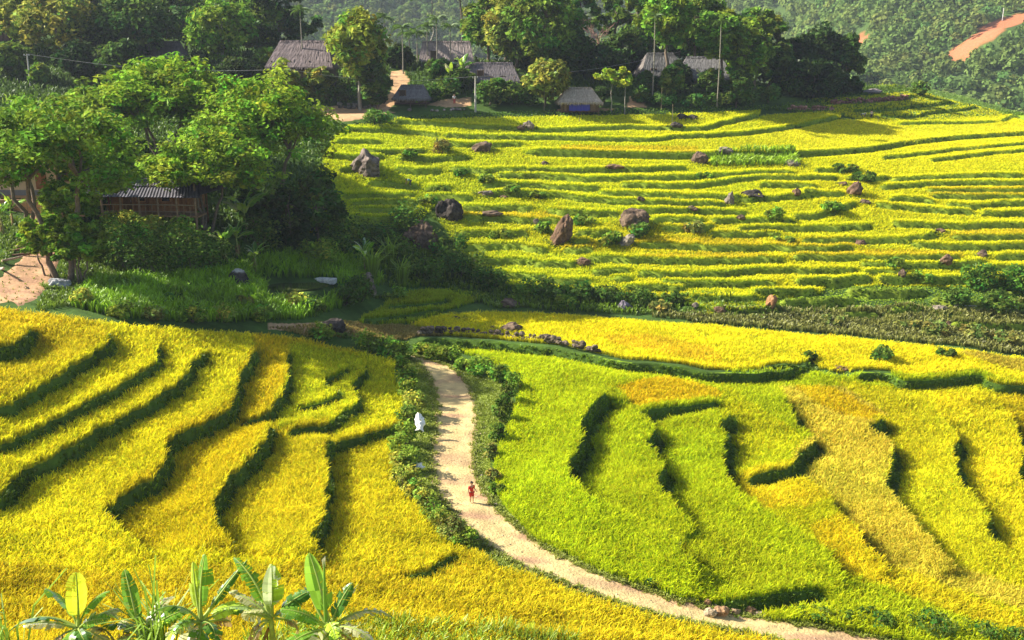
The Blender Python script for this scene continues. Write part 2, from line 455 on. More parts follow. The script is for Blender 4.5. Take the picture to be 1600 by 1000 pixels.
FARL = [[(615, 187), (660, 190), (720, 194), (800, 198), (850, 201), (920, 199), (985, 197), (1060, 199), (1100, 198), (1120, 192), (1150, 185), (1185, 177)],
        [(690, 209), (740, 211), (800, 212), (870, 213), (950, 215), (1020, 216), (1050, 212), (1100, 210), (1160, 206), (1200, 201), (1225, 198), (1275, 188), (1312, 180)],
        [(1270, 159), (1330, 158), (1400, 153), (1430, 147)], [(1325, 171), (1380, 170), (1435, 164), (1490, 158)], [(1370, 180), (1430, 180), (1450, 175), (1500, 170), (1525, 165)],
        [(1400, 192), (1450, 190), (1500, 190), (1560, 188)], [(1563, 188), (1575, 182), (1590, 178)], [(1365, 131), (1390, 133), (1425, 135)],
        [(1375, 245), (1425, 240), (1500, 231), (1620, 221)], [(1450, 249), (1500, 243), (1550, 237), (1620, 232)],
        [(540, 200), (600, 202), (660, 206), (690, 210)], [(520, 219), (560, 218), (597, 219)], [(560, 234), (620, 235), (670, 233)], [(690, 222), (740, 224), (800, 223)],
        [(508, 240), (560, 243), (605, 241)], [(620, 243), (680, 246), (735, 242)], [(525, 262), (562, 262)], [(570, 282), (640, 287), (655, 287)], [(615, 262), (660, 265), (692, 263)],
        [(700, 260), (750, 264), (805, 262)], [(530, 303), (600, 304), (655, 302)], [(662, 291), (710, 291)], [(757, 299), (805, 298)], [(545, 316), (620, 312), (655, 310)],
        [(665, 305), (740, 306)], [(555, 324), (630, 326), (640, 325)], [(540, 336), (600, 339), (640, 337)], [(717, 323), (805, 322)], [(722, 336), (760, 338), (805, 338)],
        [(712, 360), (760, 362), (805, 361)], [(720, 384), (760, 382), (805, 379)], [(730, 401), (770, 405), (805, 407)], [(765, 422), (805, 428)],
        [(805, 263), (840, 263), (930, 263), (1000, 262), (1075, 259)], [(805, 271), (850, 272), (912, 277), (975, 276), (1050, 275), (1130, 271), (1200, 267)],
        [(800, 285), (870, 290), (940, 291)], [(965, 285), (1050, 288), (1100, 286), (1150, 278), (1200, 274)], [(800, 300), (860, 301), (930, 309), (1000, 313), (1060, 315), (1135, 316)],
        [(932, 299), (1000, 301), (1080, 304), (1160, 306)], [(850, 326), (920, 330), (970, 331)], [(990, 325), (1080, 327), (1170, 330)], [(1015, 340), (1060, 340), (1105, 341)],
        [(1108, 341), (1160, 342), (1200, 341)], [(800, 341), (840, 342), (878, 340)], [(895, 360), (930, 361), (960, 358)], [(1030, 353), (1080, 354), (1120, 350)],
        [(1105, 362), (1150, 363), (1200, 361)], [(805, 383), (840, 387), (857, 385)], [(888, 374), (927, 375)], [(875, 387), (932, 387)], [(995, 378), (1060, 381), (1120, 384), (1190, 382)],
        [(805, 402), (850, 409), (905, 410)], [(914, 400), (975, 402), (1050, 404), (1120, 405), (1200, 402)], [(920, 421), (987, 420)], [(992, 424), (1060, 426), (1110, 425), (1200, 418)],
        [(955, 433), (992, 431)], [(970, 445), (1050, 446), (1075, 446)], [(1030, 438), (1100, 440), (1200, 440)], [(850, 434), (930, 437)], [(1075, 462), (1130, 464), (1200, 461)],
        [(1110, 483), (1160, 485), (1195, 482)],
        [(1200, 276), (1250, 275), (1312, 275)], [(1270, 264), (1347, 263)], [(1200, 286), (1230, 287), (1280, 288)], [(1320, 277), (1392, 275)],
        [(1390, 279), (1450, 275), (1520, 272), (1600, 271)], [(1372, 290), (1420, 287), (1480, 284), (1620, 283)], [(1250, 300), (1322, 300)], [(1445, 296), (1520, 296), (1620, 295)],
        [(1450, 303), (1540, 305), (1620, 304)], [(1195, 308), (1240, 304), (1280, 300)], [(1385, 309), (1420, 308), (1465, 313)], [(1365, 316), (1420, 322), (1480, 327), (1525, 327)],
        [(1475, 316), (1520, 320), (1560, 316), (1620, 314)], [(1530, 329), (1560, 331), (1620, 329)], [(1237, 337), (1280, 333), (1310, 323), (1342, 314)],
        [(1200, 354), (1265, 354), (1330, 352), (1367, 350)], [(1390, 346), (1450, 349), (1500, 350), (1620, 347)], [(1250, 373), (1320, 372), (1400, 372), (1440, 368), (1465, 361)],
        [(1485, 367), (1550, 368), (1620, 367)], [(1200, 385), (1270, 386), (1337, 383)], [(1415, 375), (1470, 382), (1540, 383), (1620, 380)], [(1235, 397), (1300, 399), (1400, 400), (1470, 399), (1505, 400)],
        [(1550, 399), (1620, 397)], [(1340, 409), (1400, 411), (1480, 412), (1540, 405)], [(1200, 419), (1270, 420), (1342, 418)], [(1525, 416), (1620, 414)], [(1342, 424), (1400, 422), (1415, 421)],
        [(1240, 434), (1300, 434), (1367, 429)], [(1515, 436), (1560, 438), (1620, 435)], [(1200, 453), (1240, 453), (1280, 451)], [(1370, 432), (1430, 431), (1512, 432)],
        [(1215, 467), (1280, 465), (1342, 462)], [(1320, 448), (1390, 452), (1452, 450)], [(1310, 487), (1377, 486)], [(1385, 480), (1442, 477)], [(1450, 462), (1500, 470), (1560, 473), (1620, 473)],
        [(1480, 500), (1550, 505), (1620, 506)], [(1060, 478), (1105, 480)]]
_m = True
while _m:      # join strips traced in neighbouring pieces so that no brink stops at the same column
    _m = False
    for i_ in range(len(FARL)):
        for j_ in range(len(FARL)):
            a_, b_ = FARL[i_], FARL[j_]
            if i_ != j_ and a_ and b_ and a_[-1][0] in (1190, 1195, 1200, 800, 805) and 1 and b_[0][0] - a_[-1][0] in (0, 5, -5, 10) and abs(a_[-1][1] - b_[0][1]) < 7:
                FARL[i_] = a_[:-1] + [((a_[-1][0] + b_[0][0]) / 2, (a_[-1][1] + b_[0][1]) / 2)] + b_[1:]
                FARL[j_] = []
                _m = True
FARL = [q for q in FARL if q]
for q in FARL:
    if q[-1][0] in (1190, 1195, 1200, 800, 805):
        q.append((q[-1][0] + 18 + (q[-1][1] * 7) % 40, q[-1][1] + 1))
    if q[0][0] in (1195, 1200, 800, 805):
        q.insert(0, (q[0][0] - 15 - (q[0][1] * 7) % 40, q[0][1] + 1))
BIGL = [([(810, 233), (875, 234), (975, 237), (1050, 239), (1120, 238), (1200, 239), (1240, 237), (1300, 234), (1362, 229), (1425, 219), (1500, 212), (1620, 204)], 1.3, 1.8, 3),
        ([(560, 500), (600, 497), (640, 492), (690, 478)], .6, 1.5, 1.5), ([(600, 480), (660, 476), (695, 470), (690, 462)], .6, 1.5, 1)]

RZ = np.zeros_like(BZ)
SD = np.full(BZ.shape, 3.0)
LINES3 = []


def step_line(P, s, w, taper, bw=.46):
    """adds one riser of height s along the plan polyline P, easing out over w metres to both sides"""
    seg = np.linalg.norm(np.diff(P[:, :2], axis=0), axis=1)
    arc = np.concatenate([[0], np.cumsum(seg)])
    Ltot = arc[-1]
    lo_, hi_ = P[:, :2].min(0) - w, P[:, :2].max(0) + w
    sel = np.nonzero((GX > lo_[0]) & (GX < hi_[0]) & (GY > lo_[1]) & (GY < hi_[1]))
    x, y = GX[sel], GY[sel]
    best = np.full(len(x), 1e9)
    sg = np.zeros(len(x))
    al = np.zeros(len(x))
    for i in range(len(P) - 1):
        ax, ay = P[i, :2]
        bx, by = P[i + 1, :2]
        ux, uy = bx - ax, by - ay
        l2 = ux * ux + uy * uy + 1e-9
        t = np.clip(((x - ax) * ux + (y - ay) * uy) / l2, 0, 1)
        d = np.hypot(x - ax - t * ux, y - ay - t * uy)
        cr = ux * (y - ay) - uy * (x - ax)
        k = d < best
        best[k] = d[k]
        sg[k] = np.sign(cr[k])
        al[k] = (arc[i] + t * seg[i])[k]
    tp = np.clip(np.minimum(al, Ltot - al) / max(taper, .01), 0, 1)
    tp = np.where(best > 0.02, tp, tp)
    d = best * sg
    d0 = np.where(d < 0, d * .46 / bw, d)
    ss = s * tp
    z = np.clip((d + 0.30) / 0.30, 0, 1)
    jump = z * z * (3 - 2 * z) * 2 - 1
    RZ[sel] += ss * .5 * jump * np.clip(1 - best / w, 0, 1)
    old = SD[sel]
    new = np.where((best < np.abs(old)) & (tp > .3) & (best < w), d0, old)
    SD[sel] = new


for pts, s, w, tp in NEAR:
    P = hits(smooth_line(pts, 5), 0.45 + s * .5)
    # small wobble of the brink
    q = np.arange(len(P))
    P[:, 0] += 0.10 * np.sin(q * 1.7) + 0.07 * np.sin(q * 0.9 + 1)
    bw = .85 if P[:, 0].mean() > 2 and pts is not S1 and pts is not S2 else .4
    step_line(P, s, w, tp * .6, bw)
    LINES3.append((P, s, tp * .6, -bw))
for pts in FARL:
    big_ = np.mean([q[1] for q in pts]) > 428 and np.mean([q[0] for q in pts]) > 1190
    s = 1.45 if big_ else 0.95
    P = hits(smooth_line(pts, 6), s * .5)
    q = np.arange(len(P))
    P[:, 1] += 0.12 * np.sin(q * 1.3 + pts[0][0]) + 0.08 * np.sin(q * 2.9 + pts[0][1])
    step_line(P, s, 1.25, .8)
    LINES3.append((P, s, 1.0, 1))
for pts, s, w, tp in BIGL:
    P = hits(smooth_line(pts, 6), s * .5)
    step_line(P, s, w, tp)
    LINES3.append((P, s, tp, 1))
TZ = BZ + RZ + np.where(GR > 108, .4, 1) * (0.05 * vnoise(GX, GY, 1.1, 3) + 0.08 * vnoise(GX, GY, 3.1, 5))


def ground(x, y):
    return float(_look(TZ, np.array([x], float), np.array([y], float))[0])


def gz(X, Y):
    return _look(TZ, np.asarray(X, float), np.asarray(Y, float))


def on(px, py):
    """point of the finished ground seen at a picture position"""
    p = hit(px, py, 0, TZ)
    return np.array([p[0], p[1], ground(p[0], p[1])])


def at_depth(px, D):
    """ground point in a given column at a given distance (for things whose foot is hidden)"""
    z = -10.0
    for _ in range(30):
        x = (px - 800) / F * D
        y = (D + z * SN) / CS
        z = .5 * z + .5 * ground(x, y)
    return np.array([x, y, ground(x, y)])


def height_for(p, top):
    """height that a thing standing at p needs to reach picture row top"""
    D = p[1] * CS - p[2] * SN
    k = (500 - top) / F
    return (k * D - (p[1] * SN + p[2] * CS)) / (CS + k * SN)


def px_size(p, n):
    return n * (p[1] * CS - p[2] * SN) / F


# ------------------------------------------------------------------ plan of plots, painted on the unstepped land
RW, RH, OX, OY = 2000, 1400, 200, 150
REG = np.zeros((RH, RW), np.int16)


def paint(poly, idv, target=None):
    g = REG if target is None else target
    P = np.asarray(poly, float) + (OX, OY)
    y0, y1 = max(int(P[:, 1].min()), 0), min(int(P[:, 1].max()) + 1, RH - 1)
    xs, ys = P[:, 0], P[:, 1]
    xn, yn = np.roll(xs, -1), np.roll(ys, -1)
    for r in range(y0, y1 + 1):
        yy = r + .5
        k = (ys > yy) != (yn > yy)
        if not k.any():
            continue
        c = np.sort(xs[k] + (yy - ys[k]) / (yn[k] - ys[k]) * (xn[k] - xs[k]))
        for a, b in zip(c[::2], c[1::2]):
            a, b = int(max(a, 0)), int(min(b, RW))
            if b > a:
                g[r, a:b] = idv


PLOTS = {}


def plot(poly, tip, base, label, name='rice_field', h=0.48, var=0.16):
    i = len(PLOTS) + 1
    if tip[1] < tip[0]:
        tip = (tip[0], tip[0] * (1 - (1 - tip[1] / tip[0]) * .55), tip[2])
    PLOTS[i] = dict(tip=tip, base=base, label=label, name=name, h=h, var=var)
    paint(poly, i)
    return i


def reg_at(X, Y, lift=0.5, G=None):
    z = _look(BZ, X, Y) + lift
    px, py, zc = proj(X, Y, z)
    i = np.clip((py + OY).astype(int), 0, RH - 1)
    j = np.clip((px + OX).astype(int), 0, RW - 1)
    g = REG if G is None else G
    r = g[i, j].copy()
    r[(px < -OX) | (px >= RW - OX) | (py < -OY) | (py >= RH - OY)] = 0
    return r, px, py


GOLD, OCHRE, YEL, YLIME, LIME, ORANGE, TAN = (.82, .58, .02), (.76, .51, .02), (.88, .72, .02), (.72, .70, .02), (.60, .69, .015), (.80, .46, .015), (.76, .53, .06)
GB, LB = (.26, .30, .014), (.17, .30, .013)
FAR_EDGE = [(640, 540), (720, 860), (1300, 1240), (-180, 1240)]
plot([(-180, 468), (0, 476), (50, 484), (150, 496), (235, 507), (310, 514), (400, 519), (480, 529), (560, 546), (624, 562), (632, 654), (630, 682), (618, 700), (612, 725), (607, 742), (632, 770), (660, 793), (663, 807), (694, 838), (711, 849),
      (758, 862), (775, 880), (836, 896), (875, 913), (923, 930), (979, 947), (1040, 964), (1100, 977), (1220, 1000), (1500, 1240), (-180, 1240)], OCHRE, GB, 'ochre rice plot in the upper left corner beside the dirt track')
_all = REG > 0
plot(L1 + [(80, 484), (640, 530)] + FAR_EDGE + [(-180, 560)], OCHRE, GB, 'long ochre rice terrace second from the top on the left hillside')
plot(L2 + [(150, 490), (640, 530)] + FAR_EDGE + [(-180, 640)], YEL, GB, 'bright yellow rice terrace below the ochre one on the left hillside')
plot(L3 + [(235, 500), (640, 530)] + FAR_EDGE + [(-180, 700)], YEL, GB, 'narrow bright yellow rice terrace with a hooked top end on the left hillside')
plot(L4 + [(310, 505), (640, 530)] + FAR_EDGE + [(-180, 800)], YEL, GB, 'broad golden yellow rice terrace sweeping down to the lower left of the hillside')
plot(L5[::-1] + [(160, 800), (252, 853), (400, 870), (560, 884), (640, 888), (720, 862), (640, 530), (402, 505)], (.80, .52, .015), GB, 'deep golden rice plot in the bowl between two curved grassy banks')
plot([(398, 530), (402, 512), (470, 515), (600, 520), (640, 560), (452, 530), (447, 540), (449, 572), (445, 600), (432, 617), (422, 630), (407, 638), (385, 640), (370, 634), (368, 612), (372, 582), (385, 565), (395, 545)], ORANGE, GB, 'small orange rice plot at the head of the bowl')
plot(LF + [(422, 640), (432, 617), (445, 600), (449, 572), (447, 540), (470, 536), (640, 560), (720, 860), (640, 888), (560, 884), (450, 872), (400, 862)], (.78, .60, .02), GB, 'yellow rice plot shaped like a tongue in the middle of the left bowl')
plot([(452, 534), (545, 548), (545, 552), (541, 568), (533, 578), (515, 585), (507, 590), (510, 598), (527, 607), (526, 612), (510, 619), (485, 623), (450, 622), (440, 615), (452, 580)], YLIME, LB, 'small lime yellow rice plot with a notched edge near the bend of the path')
plot(LH + [(545, 548), (562, 557)] + LI[::-1] + [(430, 640), (440, 620)], YLIME, LB, 'winding lime yellow rice strip below the notched plot')
plot(LI[2:] + [(560, 545), (605, 550), (628, 565), (628, 600), (634, 654)] + LK[::-1], (.80, .72, .02), LB, 'yellow rice plot along the shrubs at the upper left of the path')
plot(LJ + LK + [(632, 656), (630, 682), (620, 700), (612, 725), (607, 742), (632, 770), (660, 793), (663, 807), (694, 838), (713, 850)] + LM[::-1] + [(560, 876)], (.78, .61, .02), GB, 'large yellow rice plot beside the path with a pointed lower corner')
plot([(-180, 872), (60, 880), (200, 892), (350, 880), (500, 880), (622, 886), (649, 892), (680, 879), (715, 856), (758, 864), (775, 882), (836, 898), (875, 915), (923, 932), (979, 949), (1040, 966), (1100, 979), (1220, 1002), (1500, 1240), (-180, 1240)], (.74, .51, .02), GB, 'wide golden rice field across the front above the banana plants')
REG[~_all] = 0
RP = [(715, 535), (780, 568), (812, 600), (802, 640), (780, 690), (771, 725), (778, 765), (797, 795), (834, 832), (882, 856), (942, 886), (1002, 906), (1062, 929), (1100, 934), (1190, 938), (1225, 956), (1282, 964), (1402, 986), (1520, 1012), (1800, 1100)]
plot(RP + [(1800, 606), (1640, 608), (1562, 603), (1532, 591), (1450, 597), (1412, 597), (1390, 585), (1305, 582), (1260, 572), (1185, 583), (1112, 586), (1025, 575), (937, 562), (870, 549), (800, 541)], LIME, LB, 'large lime green rice field right beside the path')
RC = [(1800, 580), (1800, 1100), (1500, 1010), (1300, 968), (1200, 956)]
plot(R1[::-1] + [(1110, 886), (1150, 920)] + RC[::-1] + [(960, 590)], (.55, .61, .014), LB, 'dark lime green rice plot below the long curved bank right of the path')
plot([(965, 600), (1000, 590), (1040, 580), (1090, 590), (1127, 608), (1128, 620), (1090, 627), (1035, 630), (1000, 637), (985, 622)], ORANGE, GB, 'small orange rice patch between green plots right of the path')
plot(R2[::-1] + [(1100, 818), (1300, 900)] + RC[:2] + [(1130, 590), (1125, 620)] + R2b[::-1], (.57, .645, .014), LB, 'lime green rice plot in front of the small orange patch')
plot(R3[::-1] + [(1400, 920), (1620, 1000)] + RC[:2] + [(1125, 590)], (.66, .66, .014), LB, 'pale lime rice plot ending in a pointed bank in the middle of the right slope')
plot([(1135, 737), (1160, 734), (1200, 730), (1240, 724), (1262, 742), (1281, 756), (1298, 767), (1303, 784), (1260, 792), (1215, 786), (1190, 786), (1165, 766)], GOLD, GB, 'golden rice corner under the pointed bank on the right slope')
plot([(1265, 815), (1330, 812), (1343, 820), (1352, 842), (1380, 866), (1420, 890), (1600, 960), (1640, 990), (1500, 960), (1340, 898), (1290, 850)], GOLD, GB, 'golden rice strip low on the right slope above the green one')
plot(R4[2:][::-1] + [(1242, 728)] + R5[::-1] + [(1480, 915), (1800, 1010), (1800, 600), (1215, 600)], TAN, GB, 'tan ripe rice terrace running down the middle of the right slope')
plot([(1240, 598), (1300, 602), (1370, 640), (1390, 652), (1358, 664), (1325, 650), (1270, 625)], ORANGE, GB, 'orange rice wedge at the top of the tan terrace')
plot(R6[::-1] + [(1560, 905), (1800, 980), (1800, 585), (1390, 600), (1300, 590)], (.76, .68, .018), GB, 'yellow green rice terrace second from the right edge')
plot(R7[::-1] + [(1800, 940), (1800, 590), (1460, 610)], (.86, .66, .018), GB, 'golden yellow rice terrace near the right edge')
plot(R8[::-1] + [(1800, 820), (1800, 600), (1560, 604)], ORANGE, GB, 'orange rice terrace at the far right edge')
plot([(545, 508), (600, 506), (640, 503), (700, 487), (760, 486), (840, 488), (900, 491), (1010, 499), (1100, 506), (1200, 515), (1300, 524), (1400, 533), (1490, 542), (1600, 557), (1800, 575), (1800, 600)] + S2[::-1] + [(1300, 572)] + S1[::-1] + [(600, 520)], (.92, .74, .02), GB, 'bright yellow rice band above the stone wall across the valley floor')
plot([(1490, 548), (1530, 548), (1600, 560), (1800, 580), (1800, 598), (1600, 580)], (.62, .40, .05), GB, 'brownish rice corner at the right end of the yellow valley band')
# stubble patch
plot([(420, 505), (470, 500), (545, 496), (580, 500), (640, 503), (690, 512), (700, 519), (640, 524), (560, 520), (480, 518)], (.42, .27, .10), (.20, .15, .04), 'harvested brown stubble patch beside the dark rock', 'rice_stubble', .22)
plot([(560, 500), (590, 480), (640, 452), (700, 448), (760, 455), (740, 468), (690, 480), (640, 498)], (.45, .52, .02), LB, 'green rice plot lying in the shade of the gully')
# the far slope
UP = [(505, 240), (520, 205), (600, 182), (720, 183)]
plot([(500, 260), (520, 212), (545, 192), (600, 190), (640, 192), (650, 232), (690, 262), (690, 310), (650, 345), (545, 340), (530, 300)], (.84, .76, .02), LB, 'short yellow green terraces around the pale boulder on the far slope')
plot([(600, 186), (720, 182), (800, 180), (1000, 177), (1190, 170), (1185, 178), (1120, 196), (1050, 203), (800, 202), (640, 192)], (.92, .80, .025), GB, 'top yellow rice field in front of the village')
plot([(640, 193), (800, 202), (1050, 203), (1120, 197), (1190, 178), (1320, 170), (1312, 182), (1225, 201), (1062, 214), (1062, 243), (805, 240), (800, 262), (690, 262), (650, 232)], (.88, .76, .02), LB, 'second tier of yellow rice terraces below the village')
plot([(1050, 239), (1055, 215), (1225, 200), (1312, 184), (1370, 186), (1480, 192), (1560, 190), (1800, 190), (1800, 205), (1500, 213), (1362, 231), (1200, 241)], (.92, .74, .03), GB, 'broad pale yellow rice field at the top right of the far slope')
plot([(1270, 152), (1330, 150), (1430, 140), (1500, 150), (1580, 170), (1800, 176), (1800, 192), (1400, 194), (1320, 178)], (.84, .72, .02), LB, 'narrow terraces on the ridge right of the village')
plot([(1360, 120), (1450, 128), (1450, 136), (1360, 132)], (.70, .68, .02), LB, 'small lime rice patch on the ridge against the forest')
plot([(800, 236), (1050, 241), (1200, 242), (1200, 345), (1000, 345), (800, 345), (690, 345), (690, 262), (800, 262)], (.88, .75, .02), LB, 'crowded narrow terraces across the middle of the far slope')
plot([(1200, 242), (1362, 232), (1500, 214), (1800, 195), (1800, 318), (1350, 316), (1240, 330), (1200, 330)], (.90, .74, .02), GB, 'long terraces at the right of the far slope under the broad field')
plot([(1200, 330), (1240, 330), (1350, 314), (1800, 318), (1800, 352), (1370, 352), (1200, 356)], (.92, .76, .02), GB, 'wide flat yellow terrace halfway up the right of the far slope')
plot([(690, 345), (800, 345), (1200, 345), (1200, 390), (720, 390)], (.88, .66, .02), GB, 'orange tinged terraces among the brown boulders')
plot([(1200, 356), (1370, 352), (1800, 352), (1800, 405), (1200, 392)], (.90, .69, .02), GB, 'golden terraces low on the right of the far slope')
plot([(725, 390), (1200, 390), (1200, 470), (1080, 470), (960, 448), (780, 440)], (.86, .72, .02), LB, 'lowest yellow terraces above the scrub of the gully')
plot([(1200, 392), (1800, 405), (1800, 440), (1500, 442), (1290, 440), (1280, 456), (1200, 470)], (.90, .72, .02), GB, 'lowest golden terraces at the right foot of the far slope')
plot([(1075, 466), (1200, 466), (1200, 488), (1090, 488)], (.56, .56, .02), LB, 'last green yellow terrace strip above the gully')
plot([(0, 143), (150, 140), (165, 158), (100, 160), (0, 158)], (.62, .58, .02), LB, 'small yellow rice strip behind the left trees')
ORSTRIPS = np.zeros((RH, RW), np.int16)
for q in ([(800, 326), (878, 326), (878, 346), (800, 344)], [(875, 372), (932, 370), (932, 390), (875, 390)], [(995, 366), (1190, 368), (1190, 385), (995, 382)],
          [(1450, 292), (1620, 290), (1620, 306), (1450, 306)], [(1105, 388), (1200, 392), (1200, 405), (1000, 402), (1000, 396)], [(1200, 372), (1337, 370), (1337, 385), (1200, 387)],
          [(875, 224), (1090, 226), (1090, 240), (875, 238)], [(1235, 386), (1505, 388), (1505, 401), (1235, 400)], [(720, 322), (800, 325), (800, 340), (720, 338)], [(1485, 356), (1620, 354), (1620, 368), (1485, 368)],
          [(940, 522), (1010, 520), (1110, 540), (1130, 560), (1060, 555), (960, 535)]):
    paint(q, 1, ORSTRIPS)
# bare earth
DIRT = np.zeros((RH, RW), np.int16)
for q in ([(487, 168), (530, 165), (600, 170), (618, 176), (575, 184), (540, 190), (520, 187), (505, 178)],
          [(575, 176), (600, 160), (612, 140), (610, 115), (628, 108), (640, 125), (634, 145), (625, 158), (600, 176)],
          [(-180, 478), (-180, 440), (0, 440), (20, 470), (0, 476)], [(668, 164), (690, 156), (735, 152), (735, 166), (700, 168)], [(980, 168), (985, 150), (1000, 148), (1010, 168)],
          [(870, 171), (900, 168), (960, 170), (960, 173), (870, 174)], [(610, 112), (625, 110), (630, 128), (612, 130)], [(590, 506), (560, 520), (420, 516), (420, 505)]):
    paint(q, 1, DIRT)
VERGE = np.zeros((RH, RW), np.int16)
paint([(628, 545), (640, 552), (690, 560), (760, 590), (800, 605), (800, 640), (775, 690), (766, 725), (774, 765), (793, 797), (830, 834), (880, 858), (940, 888), (1000, 909), (1060, 934), (1110, 949), (1180, 957), (1280, 968), (1420, 992),
       (1500, 1030), (1500, 1240), (1230, 1004), (1050, 968), (880, 916), (775, 884), (715, 852), (660, 800), (630, 760), (612, 735), (636, 680), (640, 640), (632, 600)], 1, VERGE)

# ------------------------------------------------------------------ ground mesh
r_, px_, py_ = reg_at(GX.ravel(), GY.ravel(), 0.3)
dirt_ = reg_at(GX.ravel(), GY.ravel(), 0.0, DIRT)[0] > 0
verge_ = reg_at(GX.ravel(), GY.ravel(), 0.0, VERGE)[0] > 0
n1 = vnoise(GX, GY, 2.3, 1).ravel()
n2 = vnoise(GX, GY, 9.0, 2).ravel()
gc = np.empty((GX.size, 3))
gc[:] = (.045, .085, .014)
gc *= (1 + .3 * n1 + .25 * n2)[:, None]
for i, q in PLOTS.items():
    k = r_ == i
    gc[k] = np.array(q['base']) * .75 + np.array(q['tip']) * .12
k = verge_
gc[k] = np.array((.20, .24, .035)) * (1 + .25 * n1[k] + .2 * n2[k])[:, None]
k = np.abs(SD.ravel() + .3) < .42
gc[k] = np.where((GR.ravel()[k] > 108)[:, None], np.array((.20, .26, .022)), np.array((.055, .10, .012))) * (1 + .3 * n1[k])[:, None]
k = dirt_
gc[k] = np.array((.44, .27, .14)) * (1 + .12 * n1[k] + .12 * n2[k])[:, None]
nr, nc = GX.shape
ii, jj = np.meshgrid(np.arange(nr - 1), np.arange(nc - 1), indexing='ij')
gf = np.stack([ii * nc + jj, ii * nc + jj + 1, (ii + 1) * nc + jj + 1, (ii + 1) * nc + jj], -1).reshape(-1, 4)
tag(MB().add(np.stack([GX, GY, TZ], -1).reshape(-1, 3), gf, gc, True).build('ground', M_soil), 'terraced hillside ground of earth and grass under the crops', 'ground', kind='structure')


# ------------------------------------------------------------------ blades
def blades(P, h, nb, wid, cb, ct, lean=0.5, droop=0.55, seed=0, spread=0.08, midk=.82, grain=0.0):
    """clumps of bent blades: P roots, h heights, cb/ct base and tip colours per clump"""
    g = np.random.default_rng(seed)
    n = len(P)
    P = np.repeat(P, nb, 0)
    h = np.repeat(h, nb) * g.uniform(.7, 1.15, n * nb)
    cb = np.repeat(cb, nb, 0) * g.uniform(.8, 1.2, (n * nb, 1))
    ct = np.repeat(ct, nb, 0) * g.uniform(.72, 1.22, (n * nb, 1))
    if grain:     # ripe brown heads and green blades among the gold
        ct = ct * np.where(g.random((n * nb, 1)) < grain, np.array([[.80, .60, .7]]), 1.0)
        ct = ct * np.where(g.random((n * nb, 1)) < grain * .5, np.array([[.62, .85, .8]]), 1.0)
    a = g.uniform(0, 2 * math.pi, n * nb)
    dx, dy = np.cos(a), np.sin(a)
    ln = lean * g.uniform(.35, 1.2, n * nb) * h
    off = g.uniform(0, spread, n * nb)
    tw = a + g.uniform(-1, 1, n * nb)
    wx, wy = -np.sin(tw), np.cos(tw)
    w = wid * g.uniform(.7, 1.3, n * nb)
    z0 = P + np.stack([dx * off, dy * off, -0.05 + 0 * off], 1)
    z1 = P + np.stack([dx * (off + ln * .35), dy * (off + ln * .35), h * .72], 1)
    z2 = P + np.stack([dx * (off + ln), dy * (off + ln), h * np.where(g.random(n * nb) < .6, droop + .4, 1.0)], 1)
    sd = np.stack([wx, wy, 0 * wx], 1) * w[:, None]
    v = np.stack([z0 - sd * .5, z0 + sd * .5, z1 - sd * .6, z1 + sd * .6, z2 - sd * .35, z2 + sd * .35], 1).reshape(-1, 3)
    mid = cb * (1 - midk) + ct * midk
    c = np.stack([cb, cb, mid, mid, ct, ct], 1).reshape(-1, 3)
    b = np.arange(n * nb) * 6
    f = np.concatenate([np.stack([b, b + 1, b + 3, b + 2], 1), np.stack([b + 2, b + 3, b + 5, b + 4], 1)])
    return v, f, c


def scatter(x0, x1, y0, y1, sp, g):
    nx, ny = int((x1 - x0) / sp), int((y1 - y0) / sp)
    X, Y = np.meshgrid(x0 + np.arange(nx) * sp, y0 + np.arange(ny) * sp)
    X = X + g.uniform(-.38, .38, X.shape) * sp
    Y = Y + g.uniform(-.38, .38, X.shape) * sp
    X, Y = X.ravel(), Y.ravel()
    a = np.arctan2(X, Y)
    k = np.abs(a) < R(33.5)
    return X[k], Y[k]


